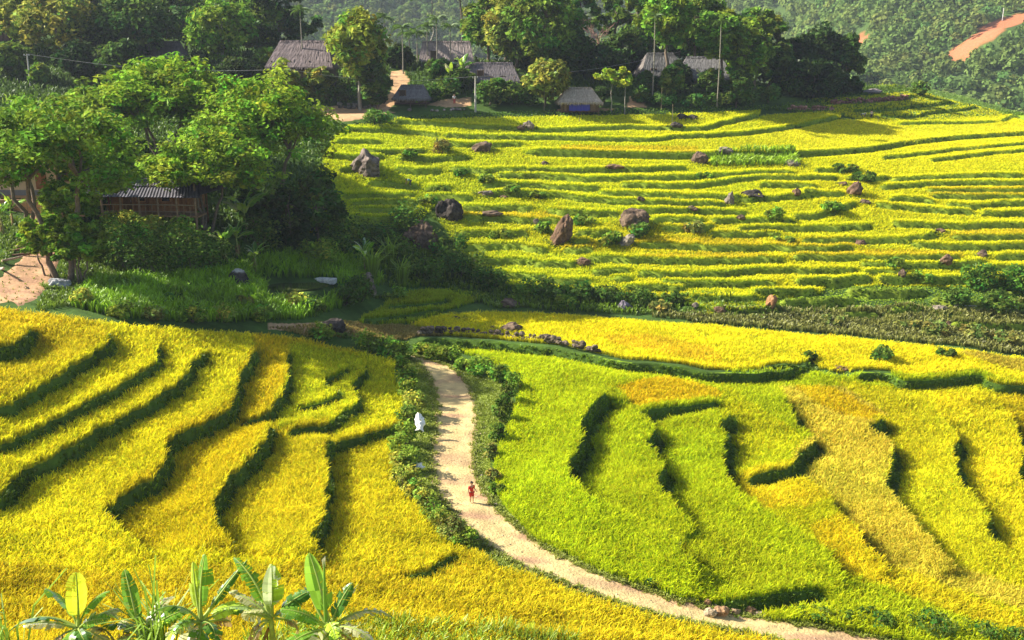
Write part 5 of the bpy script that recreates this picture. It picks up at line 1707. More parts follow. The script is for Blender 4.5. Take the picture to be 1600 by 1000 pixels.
def make_person(p, H, rz, label, topc, legc, pose='stand', hat=None, bare_legs=True):
    """body, hands with fingers, head with face; clothes are separate surfaces over the body"""
    root = empty('person', (p[0], p[1], p[2]), label, 'person', None, rz)
    S = H
    if pose == 'stand':
        hip, chest, neck, head = (0, 0, .50), (0, 0, .70), (0, 0, .835), (.005, -.012, .925)
        lk, la, lt = (-.055, -.012, .27), (-.05, .012, .045), (-.052, -.075, .018)
        rk, ra, rt = (.055, -.03, .27), (.058, -.01, .045), (.06, -.095, .018)
        lsh, le, lw, lh = (-.115, 0, .79), (-.15, .012, .62), (-.142, -.02, .47), (-.138, -.03, .43)
        rsh, re, rw, rh = (.115, 0, .79), (.155, .0, .63), (.165, -.11, .55), (.165, -.145, .545)
    else:               # bending over the crop, back level, arms reaching down
        hip, chest, neck, head = (0, .10, .48), (0, -.10, .56), (0, -.22, .57), (0, -.30, .55)
        lk, la, lt = (-.07, .04, .26), (-.075, .09, .045), (-.075, .0, .018)
        rk, ra, rt = (.07, .02, .26), (.075, .05, .045), (.075, -.04, .018)
        lsh, le, lw, lh = (-.11, -.17, .55), (-.14, -.22, .40), (-.11, -.30, .27), (-.10, -.33, .235)
        rsh, re, rw, rh = (.11, -.17, .55), (.15, -.2, .40), (.10, -.29, .28), (.09, -.32, .245)
    A = lambda q: np.array(q, float) * S
    ma = lambda a, b, t: A(a) * (1 - t) + A(b) * t
    V = [A(hip), ma(hip, chest, .5), A(chest), A(neck), ma(neck, head, .55)]
    Rr = [.075, .07, .085, .035, .034]
    E = [(0, 1), (1, 2), (2, 3), (3, 4)]
    for sh, el, wr, ha in ((lsh, le, lw, lh), (rsh, re, rw, rh)):
        b = len(V)
        V += [ma(chest, sh, .75) + A((0, 0, .02)), A(sh), A(el), A(wr), A(ha)]
        Rr += [.045, .036, .027, .019, (.024, .013)]
        E += [(2, b), (b, b + 1), (b + 1, b + 2), (b + 2, b + 3), (b + 3, b + 4)]
        hv = A(ha) - A(wr)
        hv /= np.linalg.norm(hv)
        side = np.cross(hv, (0, 1, .2))
        side /= np.linalg.norm(side)
        curl = np.cross(side, hv)
        for q, (o_, l) in enumerate(((-.018, .034), (-.006, .042), (.006, .04), (.018, .03))):
            k = len(V)
            base = A(ha) + side * o_ * S
            V += [base + hv * .014 * S, base + hv * (.014 + l * .55) * S + curl * .004 * S, base + hv * (.014 + l * .85) * S + curl * .016 * S]
            Rr += [.0062, .0058, .005]
            E += [(b + 4, k), (k, k + 1), (k + 1, k + 2)]
        k = len(V)
        th = A(ha) - hv * .012 * S + side * (-.024 if sh[0] < 0 else .024) * S
        V += [th, th + hv * .022 * S + side * (-.010 if sh[0] < 0 else .010) * S, th + hv * .040 * S]
        Rr += [.0075, .007, .0055]
        E += [(b + 4, k), (k, k + 1), (k + 1, k + 2)]
    for kn, an, to, sx in ((lk, la, lt, -1), (rk, ra, rt, 1)):
        b = len(V)
        V += [A(hip) + A((sx * .055, 0, -.03)), A(kn), A(an), A(to)]
        Rr += [.058, .038, .022, (.022, .014)]
        E += [(0, b), (b, b + 1), (b + 1, b + 2), (b + 2, b + 3)]
    body = skin_obj('body', V, E, [np.array(r) * S if not np.isscalar(r) else r * S for r in Rr], M_flesh, root)
    # head: shaped sphere with nose, brow, chin; eyes, mouth, ears
    v, f = ICO[4]
    hv = v.copy()
    hv[:, 0] *= .78
    hv[:, 1] *= .92
    k = hv[:, 2] < 0
    hv[k, 0] *= 1 + .28 * hv[k, 2]
    fr = hv[:, 1] < -.5
    hv[:, 1] -= .22 * np.exp(-((hv[:, 0] / .12) ** 2 + ((hv[:, 2] + .10) / .2) ** 2)) * fr
    hv[:, 1] += .07 * (np.exp(-(((np.abs(hv[:, 0]) - .3) / .13) ** 2 + ((hv[:, 2] - .08) / .1) ** 2))) * fr
    hd = A(head)
    hr = .072 * S
    tilt = 0.0 if pose == 'stand' else .9
    ct_, st_ = math.cos(tilt), math.sin(tilt)

    def hx(q):
        q = np.asarray(q, float).reshape(-1, 3) * hr * (1, 1, 1.12)
        return np.stack([q[:, 0], q[:, 1] * ct_ + q[:, 2] * st_ * -1, q[:, 2] * ct_ + q[:, 1] * st_], 1) + hd
    ho = MB().add(hx(hv), f, (.42, .22, .13), True).build('head', M_skin, root)
    eb = MB()
    for s in (-1, 1):
        eb.add(hx(ICO[2][0] * (.11, .06, .07) + (s * .3, -.84, .08)), ICO[2][1], (.02, .015, .012), True)
        ho2 = MB().add(hx(ICO[2][0] * (.07, .16, .2) + (s * .78, .02, -.02)), ICO[2][1], (.42, .22, .13), True).build('ear', M_skin, ho)
    eb.build('eyes', M_plain, ho)
    MB().add(hx(ICO[2][0] * (.2, .05, .05) + (0, -.82, -.46)), ICO[2][1], (.28, .09, .07), True).build('mouth', M_skin, ho)
    hc = v.copy()
    hc = hc * (.86, 1.0, 1.02)
    keep = (v[f].mean(1)[:, 2] > .22) | (v[f].mean(1)[:, 1] > .0) & (v[f].mean(1)[:, 2] > -.55)
    hc = hc * (1 + .04 * vnoise(v[:, 0] * 9, v[:, 2] * 9 + v[:, 1] * 5, 1, 5))[:, None]
    MB().add(hx(hc + (0, .03, .06)), f[keep], (.012, .01, .009), True).build('hair', M_plain, root)
    if hat:
        a = np.arange(24) * 2 * math.pi / 24
        rv = np.concatenate([[[0, 0, 1.75]], np.stack([2.0 * np.cos(a), 2.0 * np.sin(a), 0 * a + .55], 1), np.stack([1.9 * np.cos(a), 1.9 * np.sin(a), 0 * a + .5], 1)])
        ff = {3: [(0, i + 1, (i + 1) % 24 + 1) for i in range(24)], 4: [(i + 1, 25 + i, 25 + (i + 1) % 24, (i + 1) % 24 + 1) for i in range(24)]}
        MB().add(hx(rv), ff, hat).build('hat', M_cloth, root)
    # shirt and trousers
    mt, ml = flat_mat('shirt_cloth', topc), flat_mat('trouser_cloth', legc)
    TV = [A(hip) + A((0, 0, -.01)), ma(hip, chest, .5), A(chest), ma(chest, neck, .72)]
    TR = [.088, .082, .094, .05]
    TE = [(0, 1), (1, 2), (2, 3)]
    for sh, el in ((lsh, le), (rsh, re)):
        b = len(TV)
        TV += [ma(chest, sh, .75) + A((0, 0, .02)), A(sh), ma(sh, el, .75)]
        TR += [.052, .047, .043]
        TE += [(2, b), (b, b + 1), (b + 1, b + 2)]
    skin_obj('shirt', TV, TE, [r * S for r in TR], mt, root)
    LV = [A(hip) + A((0, 0, .01))]
    LR = [.088]
    LE = []
    for kn, an, sx in ((lk, la, -1), (rk, ra, 1)):
        b = len(LV)
        h_ = A(hip) + A((sx * .055, 0, -.03))
        LV += [h_, h_ * .5 + A(kn) * .5]
        LR += [.068, .062]
        LE += [(0, b), (b, b + 1)]
        LV += [A(kn) * .9 + h_ * .1] if bare_legs else [A(kn), A(an) + A((0, 0, .02))]
        LR += [.056] if bare_legs else [.048, .038]
        LE += [(b + 1, b + 2)] if bare_legs else [(b + 1, b + 2), (b + 2, b + 3)]
    skin_obj('shorts' if bare_legs else 'trousers', LV, LE, [r * S for r in LR], ml, root)
    return root


p = on(737, 787)
p[2] += .05
make_person(p, height_for(p, 752), R(35), 'child in a red top and red shorts standing on the dirt path', (.62, .035, .02), (.60, .03, .02))
p = on(640, 291)
make_person(p, 1.5, R(-60), 'farmer in a teal shirt bending in the terraces below the pale boulder', (.05, .22, .20), (.05, .05, .08), 'bend', None, False)
p = on(1361, 186)
make_person(p, 1.55, R(160), 'farmer in a pale shirt and dark trousers standing in the broad field', (.42, .38, .32), (.04, .035, .04), 'stand', None, False)
p = on(1347, 185)
make_person(p, 1.5, R(80), 'farmer in a greenish white shirt bending at the edge of the broad field', (.5, .52, .44), (.10, .12, .08), 'bend', (.62, .6, .48), False)
p = on(710, 163)
make_person(p, 1.55, R(20), 'person in a white top and red trousers standing by the village bushes', (.72, .70, .68), (.45, .06, .05), 'stand', None, False)
# ------------------------------------------------------------------ trees
FB, FM, OL, MD, DK, VD, YG = (.21, .33, .022), (.16, .27, .022), (.25, .29, .04), (.14, .22, .025), (.075, .135, .02), (.04, .075, .015), (.32, .42, .03)
# column, distance (or None: foot row given instead), foot row, top row, crown width, kind, colour, lowest leaves, label
TREES = [
    # big trees around the stilt house
    (100, None, 440, 150, 260, 'feather', FM, .50, 'large spreading tree with bare stems beside the dirt track, left of the stilt house', 1.5),
    (48, 90, 0, 165, 150, 'feather', FM, .60, 'spreading tree in front of the peach house, left of the big bare stemmed tree', 1.0),
    (255, 112, 0, 86, 210, 'feather', FB, .30, 'bright green spreading tree rising behind the stilt house', 1.5),
    (425, 106, 0, 112, 215, 'feather', FB, .32, 'wide bright spreading tree right of the stilt house', 1.6),
    (325, 95.5, 0, 206, 190, 'feather', FB, .45, 'light green tree leaning over the stilt house roof', 1.2),
    (185, 100, 0, 245, 110, 'feather', FB, .40, 'light green tree in front of the left end of the stilt house roof', 1.2),
    (135, 99, 0, 205, 150, 'feather', FM, .40, 'mid green spreading tree between the big bare stemmed tree and the stilt house', 1.2),
    (150, 118, 0, 140, 130, 'feather', FM, .35, 'mid green spreading tree between the two largest left trees', 1.0),
    (350, 122, 0, 128, 130, 'feather', FM, .35, 'green tree filling the gap between the bright spreading trees', 1.0),
    (500, 104, 0, 252, 95, 'round', DK, .05, 'dark rounded tree at the edge of the yellow terraces', 1.2),
    (455, 100, 0, 290, 90, 'round', VD, .05, 'dark bushy tree under the wide bright spreading tree', 1.1),
    (395, 102, 0, 285, 80, 'round', DK, .1, 'dark leafy tree just right of the stilt house', 1.0),
    (215, 104, 0, 232, 120, 'round', VD, .1, 'dark leafy tree close behind the stilt house', 1.0),
    (112, 90, 0, 282, 90, 'feather', FB, .35, 'light green tree before the right end of the orange terrace wall', .9),
    (75, None, 432, 330, 70, 'feather', FB, .3, 'small light green tree over the dirt track', .8),
    (128, None, 445, 335, 80, 'feather', FM, .3, 'slim leafy tree standing in the tall grass beside the dirt track', .8),
    # woods at the upper left
    (95, 166, 0, -25, 150, 'dark', OL, .1, 'big olive tree at the upper left above the utility pole', 1.3),
    (35, 170, 0, -30, 110, 'round', OL, .1, 'olive leafy tree in the top left corner beside the dim roof', 1.0),
    (160, 172, 0, 0, 130, 'dark', VD, .05, 'very dark tree second from the utility pole', 1.2),
    (215, 170, 0, -30, 150, 'dark', DK, .08, 'tall dark tree in the middle of the upper left woods', 1.3),
    (290, 178, 0, -35, 140, 'dark', DK, .1, 'tall dark tree behind the pale trunked one', 1.2),
    (352, 164, 0, -12, 135, 'round', FM, .22, 'tall fresh green tree with pale trunks at the upper left', 1.4),
    (405, 176, 0, -15, 100, 'dark', MD, .08, 'leafy tree right of the fresh green one at the upper left', 1.1),
    (130, 158, 0, 62, 100, 'round', VD, .0, 'dark bushy tree under the woods at the upper left', 1.0),
    (190, 156, 0, 56, 90, 'round', DK, .0, 'bushy tree with light top under the woods', 1.0),
    (300, 156, 0, 84, 80, 'round', VD, .0, 'low dark tree behind the bright spreading tree', 1.0),
    (20, 156, 0, 62, 80, 'round', MD, .0, 'bushy green tree at the left edge below the dim roof', 1.0),
    (372, 156, 0, 88, 90, 'round', VD, .0, 'low dark tree left of the large thatched house', 1.0),
    (62, 153, 0, 95, 36, 'round', FM, .0, 'small bright bush like tree beside the left utility pole', .8),
    (438, 176, 0, -40, 90, 'tall', VD, .2, 'tall dark airy tree left of the large thatched house', .9),
    (462, 190, 0, 20, 70, 'tall', DK, .3, 'thin dark tree behind the left end of the large thatched house', .8),
    (418, 160, 0, 68, 55, 'round', MD, .0, 'leafy green tree at the left end of the large thatched house', 1.0),
    (385, 190, 0, -30, 90, 'dark', DK, .1, 'dark tree at the back of the upper left woods', 1.0),
    (62, 192, 0, -60, 150, 'dark', DK, .1, 'dark tree above the top left corner', 1.0),
    (260, 196, 0, -60, 170, 'dark', VD, .1, 'dark tree at the top edge of the upper left woods', 1.0),
    (150, 196, 0, -60, 150, 'dark', DK, .1, 'shadowy tree at the top edge behind the olive one', 1.0),
    # village
    (563, 152, 0, 8, 118, 'round', (.24, .30, .03), .30, 'round crowned tree standing alone right of the large thatched house', 2.2),
    (590, 151, 0, 78, 56, 'round', DK, .0, 'dark leafy tree under the round crowned tree', 1.0),
    (677, 186, 0, -40, 120, 'sparse', MD, .72, 'thin bare trunk tree with a flat crown at the top, above the palms', 1.0),
    (722, 190, 0, -60, 90, 'sparse', DK, .75, 'very thin dark trunk rising right of the palms', 1.0),
    (762, 178, 0, -25, 100, 'round', MD, .1, 'dense tree behind the dark grey thatched house, left one', 1.4),
    (805, 172, 0, -40, 110, 'round', OL, .08, 'dense olive tree right of the dark grey thatched house', 1.5),
    (850, 168, 0, -50, 130, 'round', MD, .1, 'huge dense tree behind the blue walled hut', 1.8),
    (852, 157, 0, 84, 88, 'round', OL, .12, 'rounded olive tree just left of the blue walled hut', 1.3),
    (820, 176, 0, 55, 70, 'round', FM, .0, 'leafy tree between the dark grey house and the rounded olive tree', 1.0),
    (892, 172, 0, 40, 90, 'dark', DK, .05, 'dark tree right behind the blue walled hut', 1.3),
    (938, 172, 0, 68, 90, 'dark', VD, .0, 'very dark tree right of the blue walled hut', 1.2),
    (975, 178, 0, 36, 90, 'dark', DK, .0, 'dark tree left of the pale grey roofs', 1.2),
    (905, 192, 0, -20, 70, 'tall', MD, .35, 'airy tree against the hazy hill above the hut', .8),
    (962, 196, 0, -40, 70, 'tall', MD, .4, 'thin airy tree right of the one above the hut', .7),
    (995, 190, 0, -30, 70, 'tall', MD, .3, 'thin tree at the left edge of the bright tall trees', .8),
    (1040, 170, 0, -25, 100, 'round', FM, .38, 'tall bright green tree over the left pale grey roof', 1.7),
    (1085, 182, 0, -15, 110, 'round', MD, .3, 'tall leafy tree between the two pale grey roofs', 1.5),
    (1125, 171, 0, 5, 90, 'round', FM, .36, 'bright green tree over the right pale grey roof', 1.4),
    (1160, 174, 0, 22, 80, 'round', FM, .12, 'light green tree at the right end of the village', 1.3),
    (1030, 196, 0, -30, 130, 'dark', DK, .05, 'dark tree standing back behind the left pale grey roof', 1.2),
    (1100, 197, 0, -25, 130, 'dark', MD, .05, 'leafy tree standing back behind the right pale grey roof', 1.2),
    (1165, 196, 0, 0, 90, 'dark', DK, .05, 'dark tree standing back at the right end of the village', 1.1),
    (1200, 190, 0, 20, 70, 'dark', MD, .05, 'leafy tree between the tall village trees and the dark clump', 1.0),
    (790, 194, 0, -40, 130, 'dark', DK, .05, 'dark tree standing back behind the dark grey thatched house', 1.2),
    (870, 196, 0, -10, 120, 'dark', DK, .05, 'dark tree standing back behind the huge dense one', 1.2),
    (1178, 184, 0, 10, 60, 'tall', MD, .2, 'airy tree at the right end of the tall village trees', 1.0),
    (1060, 168, 0, 96, 50, 'dark', VD, .0, 'dark low tree in front of the pale grey roofs', 1.0),
    (1010, 167, 0, 110, 40, 'round', DK, .0, 'dark bushy tree left of the pale grey roofs', .9),
    (1150, 166, 0, 105, 60, 'round', DK, .0, 'dark bushy tree at the right of the pale grey roofs', 1.0),
    (955, 158, 0, 108, 42, 'sparse', YG, .72, 'slender young tree with a flat light crown, left of the pair', 1.1),
    (976, 158, 0, 113, 36, 'sparse', YG, .72, 'slender young tree with a flat light crown, right of the pair', 1.0),
    (1215, 188, 0, 55, 60, 'dark', DK, .0, 'dark tree at the left of the dark clump on the ridge', 1.2),
    (1252, 191, 0, 50, 80, 'dark', VD, .0, 'very dark tree in the middle of the clump on the ridge', 1.2),
    (1283, 194, 0, 32, 90, 'dark', VD, .0, 'tallest dark tree of the clump on the ridge', 1.4),
    (1318, 193, 0, 42, 60, 'dark', DK, .0, 'dark tree at the right end of the clump on the ridge', 1.2),
    (1270, 187, 0, 88, 120, 'dark', VD, .0, 'broad low dark tree at the foot of the clump on the ridge', 1.2),
    (1046, 166, 0, 98, 52, 'round', MD, .0, 'leafy tree in front of the left pale grey roof', 1.0),
    (1108, 166, 0, 102, 56, 'round', DK, .0, 'dark leafy tree in front of the right pale grey roof', 1.0),
    (720, 160, 0, 108, 60, 'round', DK, .0, 'dark leafy tree left of the wooden utility pole', 1.1),
    (775, 157, 0, 118, 60, 'round', MD, .0, 'leafy tree in front of the dark grey thatched house', 1.1),
    (690, 163, 0, 92, 60, 'round', DK, .0, 'dark bushy tree in front of the pinkish thatched house', 1.0),
    (500, 152, 0, 100, 60, 'round', OL, .0, 'olive bushy tree in front of the large thatched house', .9),
    (448, 151, 0, 95, 70, 'round', OL, .0, 'dull olive bush like tree before the left end of the large thatched house', .9),
    (535, 170, 0, 70, 60, 'round', VD, .0, 'dark tree squeezed between the large thatched house and the round tree', .9),
    (625, 168, 0, 68, 50, 'round', VD, .0, 'dark tree behind the red trail', 1.0),
]
for k, (px, D, fr, top, w, kind, col, low, lab, dens) in enumerate(TREES):
    p = at_depth(px, D) if D else on(px, fr)
    h = height_for(p, top)
    ww = px_size(p, w)
    make_tree(p, h, ww, kind, col, lab, 300 + k, low=low, dens=dens, name={'feather': 'spreading_tree', 'round': 'broadleaf_tree', 'dark': 'broadleaf_tree', 'tall': 'slender_tree', 'sparse': 'slender_tree'}[kind],
              bark=(.30, .27, .22) if px in (352, 677, 955, 976, 563) else BARK)
# bare reddish tree
p = at_depth(933, 186)
g = np.random.default_rng(4)
h = height_for(p, 24)
root = empty('bare_tree', p, 'leafless reddish tree against the hazy hill above the dark trees', 'tree')
tb = MB()
tb.tube(limb((0, 0, 0), (0, 0, h * .6), g, 7, .03), np.linspace(.2, .12, 7), (.3, .16, .1), 6)
tb.build('trunk', M_bark, root)
cb = MB()
for q in range(13):
    a = g.uniform(0, 6.28)
    s0 = np.array([0, 0, h * g.uniform(.4, .62)])
    e = s0 + np.array([math.cos(a) * g.uniform(1, 4), math.sin(a) * 2, g.uniform(1, .42 * h)])
    cb.tube(limb(s0, e, g, 6, .12), np.linspace(.09, .03, 6), (.25, .15, .11), 5)
    for r in range(3):
        m_ = s0 + (e - s0) * g.uniform(.4, .9)
        cb.tube(limb(m_, m_ + g.normal(0, .8, 3) + (0, 0, .7), g, 4, .1), np.linspace(.04, .015, 4), (.25, .15, .11), 4)
cb.build('branches', M_bark, root)

# ------------------------------------------------------------------ palms
for k, (px, D, top, fl, lab) in enumerate(((475, 156, 12, 1.7, 'very tall slim areca palm in front of the large thatched house'), (630, 164, 40, 2.0, 'areca palm beside the red trail, first of the row'), (652, 172, 48, 2.2, 'areca palm second from the red trail'),
                                           (668, 170, 38, 2.0, 'areca palm third from the red trail'), (683, 168, 26, 2.1, 'tallest areca palm of the row behind the pinkish house'), (704, 170, 38, 1.9, 'areca palm at the right end of the row, over the bright ridge'),
                                           (640, 176, 50, 2.2, 'areca palm standing back between the first two of the row'), (602, 172, 24, 2.1, 'areca palm partly hidden by the round crowned tree'), (1019, 163, 22, 1.6, 'slim areca palm in front of the left pale grey roof'),
                                           (1120, 163, 30, 1.6, 'slim areca palm in front of the right pale grey roof'))):
    p = at_depth(px, D)
    make_palm(p, height_for(p, top) - 1.0, fl, lab, 40 + k)

# ------------------------------------------------------------------ shrubs
PATHG, RIGHTG = 'shrubs lining the left edge of the path', 'shrubs lining the right verge of the path'
lab_l, lab_r = 'leafy green shrub in the row along the left edge of the dirt path', 'low green shrub in the row along the right verge of the dirt path'
SG, SY, SDK, SOL = (.18, .28, .028), (.34, .38, .05), (.095, .17, .022), (.22, .24, .05)
SHRUBS = [(x, y, w, h, c, lab_l, PATHG) for x, y, w, h, c in (
    (576, 548, 40, 26, SG), (606, 556, 30, 26, SG), (628, 560, 26, 22, SG), (628, 584, 24, 30, SG), (634, 606, 30, 34, SG), (640, 630, 32, 36, SG), (646, 650, 34, 36, SY), (638, 668, 30, 32, SDK), (634, 694, 30, 34, SG),
    (628, 712, 34, 34, SG), (640, 738, 36, 36, SG), (622, 734, 26, 26, SY), (634, 762, 36, 36, SY), (650, 780, 34, 34, SY), (664, 796, 30, 28, SY), (676, 812, 36, 30, SG), (690, 828, 34, 30, SY), (706, 842, 40, 30, SOL), (728, 852, 36, 22, SG))]
SHRUBS += [(x, y, w, h, c, lab_r, RIGHTG) for x, y, w, h, c in (
    (660, 552, 30, 14, SG), (684, 562, 34, 20, SG), (704, 566, 36, 24, SG), (728, 578, 30, 16, SG), (750, 584, 40, 22, SG), (782, 596, 30, 22, SG), (800, 612, 30, 28, SG), (794, 632, 26, 30, SDK), (784, 660, 26, 34, SDK), (776, 690, 24, 28, SDK), (766, 716, 22, 20, SOL), (770, 752, 20, 18, SOL),
    (778, 772, 20, 18, SG))]
SHRUBS += [
    (505, 530, 46, 24, SG, 'green bush in front of the dark domed rock', None), (640, 366, 60, 52, (.10, .19, .025), 'bright green bush left of the rounded dark boulder', None), (700, 402, 60, 44, SDK, 'dark bush below the wide reddish boulder', None),
    (1000, 372, 36, 24, SDK, 'dark green bush at the foot of the lumpy brown boulder', None), (948, 386, 28, 20, SG, 'small bush left of the pale slanting slab', None), (1376, 566, 30, 22, SDK, 'dark bush in the yellow valley band', None), (1478, 560, 24, 14, SDK, 'small dark bush right of the dark one in the yellow valley band', None),
    (1264, 566, 20, 16, SDK, 'little dark shrub at the tip of the valley bank', None), (590, 192, 52, 20, (.12, .24, .03), 'bright green clump of tall grass at the corner of the dirt yard', None),
    (1352, 134, 44, 26, VD, 'dark hedge like bush at the end of the ridge', None), (1435, 150, 26, 22, SDK, 'small round bush on the ridge against the forest', None), (885, 398, 0, 0, SG, '', None)]
FG, fgl = 'weeds in front of the pond', 'light green weedy shrub in the tall grass in front of the pond'
SHRUBS += [(x, y, w, h, c, fgl, FG) for x, y, w, h, c in ((190, 496, 46, 26, SG), (240, 500, 40, 22, SOL), (300, 504, 50, 26, SG), (350, 500, 40, 24, SY), (410, 500, 44, 22, SG), (130, 478, 40, 28, SY), (460, 480, 50, 24, SY), (490, 492, 40, 24, SDK), (270, 478, 36, 20, SDK), (380, 478, 30, 18, SOL))]
BGr, bgl = 'weedy shrubs along the bottom right field edge', 'dark weedy shrub at the bottom right along the lower edge of the green field'
SHRUBS += [(x, y, w, h, SDK, bgl, BGr) for x, y, w, h in ((1270, 966, 56, 16), (1318, 972, 40, 14), (1365, 976, 60, 18), (1455, 990, 70, 26), (1530, 1000, 60, 24), (1590, 1006, 50, 20), (1020, 918, 18, 14))]
UG = 'undergrowth shrubs around the stilt house'
ug = 'dark leafy shrub in the undergrowth below the stilt house'
SHRUBS += [(x, y, w, h, c, ug, UG) for x, y, w, h, c in ((200, 425, 80, 80, SDK), (250, 436, 90, 90, SDK), (300, 430, 80, 80, SDK), (165, 410, 70, 70, SG), (225, 400, 60, 50, SG), (285, 398, 70, 60, SG), (180, 380, 60, 50, SG), (330, 420, 60, 60, SDK))]
SHRUBS += [(236, 380, 46, 46, SY, 'yellowish flowering shrub in front of the stilt house, right one', None), (205, 372, 44, 44, SY, 'yellowish flowering shrub in front of the stilt house, left one', None)]
WG = 'bushes between the pond and the terraces'
wg = 'dark green bush between the pond and the terraces'
SHRUBS += [(x, y, w, h, c, wg, WG) for x, y, w, h, c in ((435, 350, 80, 70, SDK), (480, 365, 80, 60, SG), (520, 362, 70, 55, SDK), (410, 390, 70, 60, SDK), (540, 400, 70, 50, SDK), (590, 385, 70, 45, SDK), (500, 410, 60, 40, SG), (620, 415, 70, 45, SDK), (660, 440, 70, 40, SDK),
                                                         (720, 432, 80, 44, SDK), (765, 452, 60, 34, SDK), (560, 470, 50, 40, SDK), (540, 478, 40, 36, SDK), (615, 470, 40, 24, SG))]
GG = 'scrub bushes in the gully'
gg_ = 'scrubby green bush in the gully at the foot of the far slope'
SHRUBS += [(x, y, w, h, c, gg_, GG) for x, y, w, h, c in ((840, 462, 60, 30, SDK), (900, 466, 60, 26, SDK), (950, 470, 50, 24, SDK), (1000, 472, 50, 22, SDK), (1050, 474, 40, 18, SDK), (820, 470, 40, 30, SG), (1030, 488, 40, 18, SOL), (1300, 507, 50, 14, SOL), (1420, 514, 50, 14, SOL),
                                                          (1460, 526, 50, 24, SOL), (1520, 530, 50, 22, SOL), (1570, 540, 50, 22, SOL), (1530, 450, 60, 36, (.09, .19, .02)), (1580, 456, 60, 40, (.09, .19, .02)), (1560, 490, 60, 34, SDK), (1495, 476, 40, 30, SDK), (880, 480, 40, 18, SG))]
VG = 'bushes along the village edge'
vg = 'dark bush in the line of bushes along the village edge'
SHRUBS += [(x, y, w, h, c, vg, VG) for x, y, w, h, c in ((510, 158, 40, 30, SDK), (545, 160, 40, 34, SDK), (670, 158, 40, 26, SDK), (700, 150, 40, 30, SDK), (765, 164, 46, 36, SDK), (800, 164, 46, 34, SDK), (830, 164, 36, 26, SDK), (1000, 160, 30, 24, SDK), (1035, 166, 46, 20, (.08, .17, .03)),
                                                         (1080, 166, 46, 20, (.08, .17, .03)), (1125, 166, 46, 22, SDK), (1165, 162, 40, 24, SDK), (1200, 160, 40, 28, SDK), (655, 164, 26, 16, SDK), (480, 150, 40, 26, SDK), (1240, 150, 50, 30, SDK), (1300, 148, 60, 34, VD), (940, 166, 36, 30, VD), (1335, 146, 40, 18, VD))]
TG_ = 'clumps of grass weeds on the terraces'
tg_ = 'small green clump of weeds on a terrace bank of the far slope'
SHRUBS += [(x, y, w, h, c, tg_, TG_) for x, y, w, h, c in ((690, 240, 30, 22, SOL), (640, 245, 26, 12, SG), (760, 285, 26, 12, SG), (720, 275, 26, 12, SG), (840, 310, 30, 12, SG), (960, 380, 24, 18, SG), (1085, 362, 40, 16, SOL), (910, 350, 40, 16, SG), (850, 365, 26, 18, SG), (1320, 272, 50, 16, SDK), (1350, 285, 40, 16, SDK),
                                                           (1300, 330, 40, 14, SG), (1210, 340, 30, 16, SG), (1400, 420, 40, 16, SG), (800, 300, 30, 10, SG), (670, 320, 40, 14, SG), (1225, 380, 40, 10, SG), (1440, 440, 40, 16, SG), (780, 372, 40, 14, SG), (1100, 280, 30, 10, SG), (690, 300, 30, 10, SG))]
for k, (px, py, w, h, c, lab, grp) in enumerate(SHRUBS):
    if not w:
        continue
    p = on(px, py)
    make_shrub(p, max(px_size(p, h) * (1.3 if py > 540 else 1.05), .3), px_size(p, w) * (1.25 if py > 540 else 1.1), np.array(c), lab, 700 + k, grp, dense=1.0 if w * h < 1500 else 1.8)

def grass_patch(polys, sp, h, wid, cb, ct, name, label, seed, nb=6, cat='grass', lean=.45, spread=.12, holes=(PL + PR[::-1], ((412, 436), (525, 434), (530, 462), (500, 473), (418, 475)),)):
    g = np.random.default_rng(seed)
    T = np.zeros((RH, RW), np.int16)
    xs, ys = [], []
    for q in polys:
        paint(q, 1, T)
        for a, b in q:
            hh = hit(a, b)
            xs.append(hh[0])
            ys.append(hh[1])
    for q in holes:
        paint(q, 0, T)
    X, Y = scatter(min(xs) - 1, max(xs) + 1, min(ys) - 1, max(ys) + 1, sp, g)
    k = (reg_at(X, Y, 0, T)[0] > 0) & ((reg_at(X, Y, 0, DIRT)[0] == 0) | (seed == 43))
    X, Y = X[k], Y[k]
    n = len(X)
    tone = (1 + .3 * vnoise(X, Y, 1.6, seed) + g.normal(0, .14, n))[:, None]
    v, f, c = blades(np.stack([X, Y, gz(X, Y)], 1), h * (1 + .3 * vnoise(X, Y, 1.1, seed + 1)) * g.uniform(.8, 1.2, n), nb, wid, np.array(cb)[None] * tone, np.array(ct)[None] * tone, lean, .5, seed, spread)
    return tag(MB().add(v, f, c).build(name, M_grass), label, cat, kind='stuff')


grass_patch([[(110, 478), (150, 440), (320, 428), (420, 400), (560, 400), (600, 440), (560, 470), (480, 500), (350, 505), (200, 500)]], .30, .85, .06, (.10, .19, .012), (.27, .46, .02), 'tall_grass', 'lush bright green tall grass around the pond and below the stilt house', 31)
grass_patch([[(1110, 262), (1110, 246), (1240, 240), (1250, 262)]], .4, 1.0, .1, (.14, .24, .012), (.32, .48, .02), 'tall_grass', 'bright green tall grass on the bank between the boulders under the broad field', 32)
grass_patch([[(420, 395), (640, 380), (720, 400), (800, 450), (880, 465), (1100, 462), (1190, 480), (1200, 500), (1000, 492), (760, 480), (690, 450), (600, 450), (560, 400)]], .5, .55, .09, (.07, .13, .012), (.18, .28, .02), 'undergrowth', 'green weedy undergrowth covering the gully', 33, cat='undergrowth')
grass_patch([[(1010, 495), (1200, 486), (1600, 480), (1800, 520), (1800, 572), (1600, 556), (1490, 541), (1300, 523), (1100, 505)]], .42, .55, .10, (.08, .11, .02), (.22, .22, .05), 'undergrowth', 'brownish green scrub along the foot of the far slope', 34, cat='undergrowth')
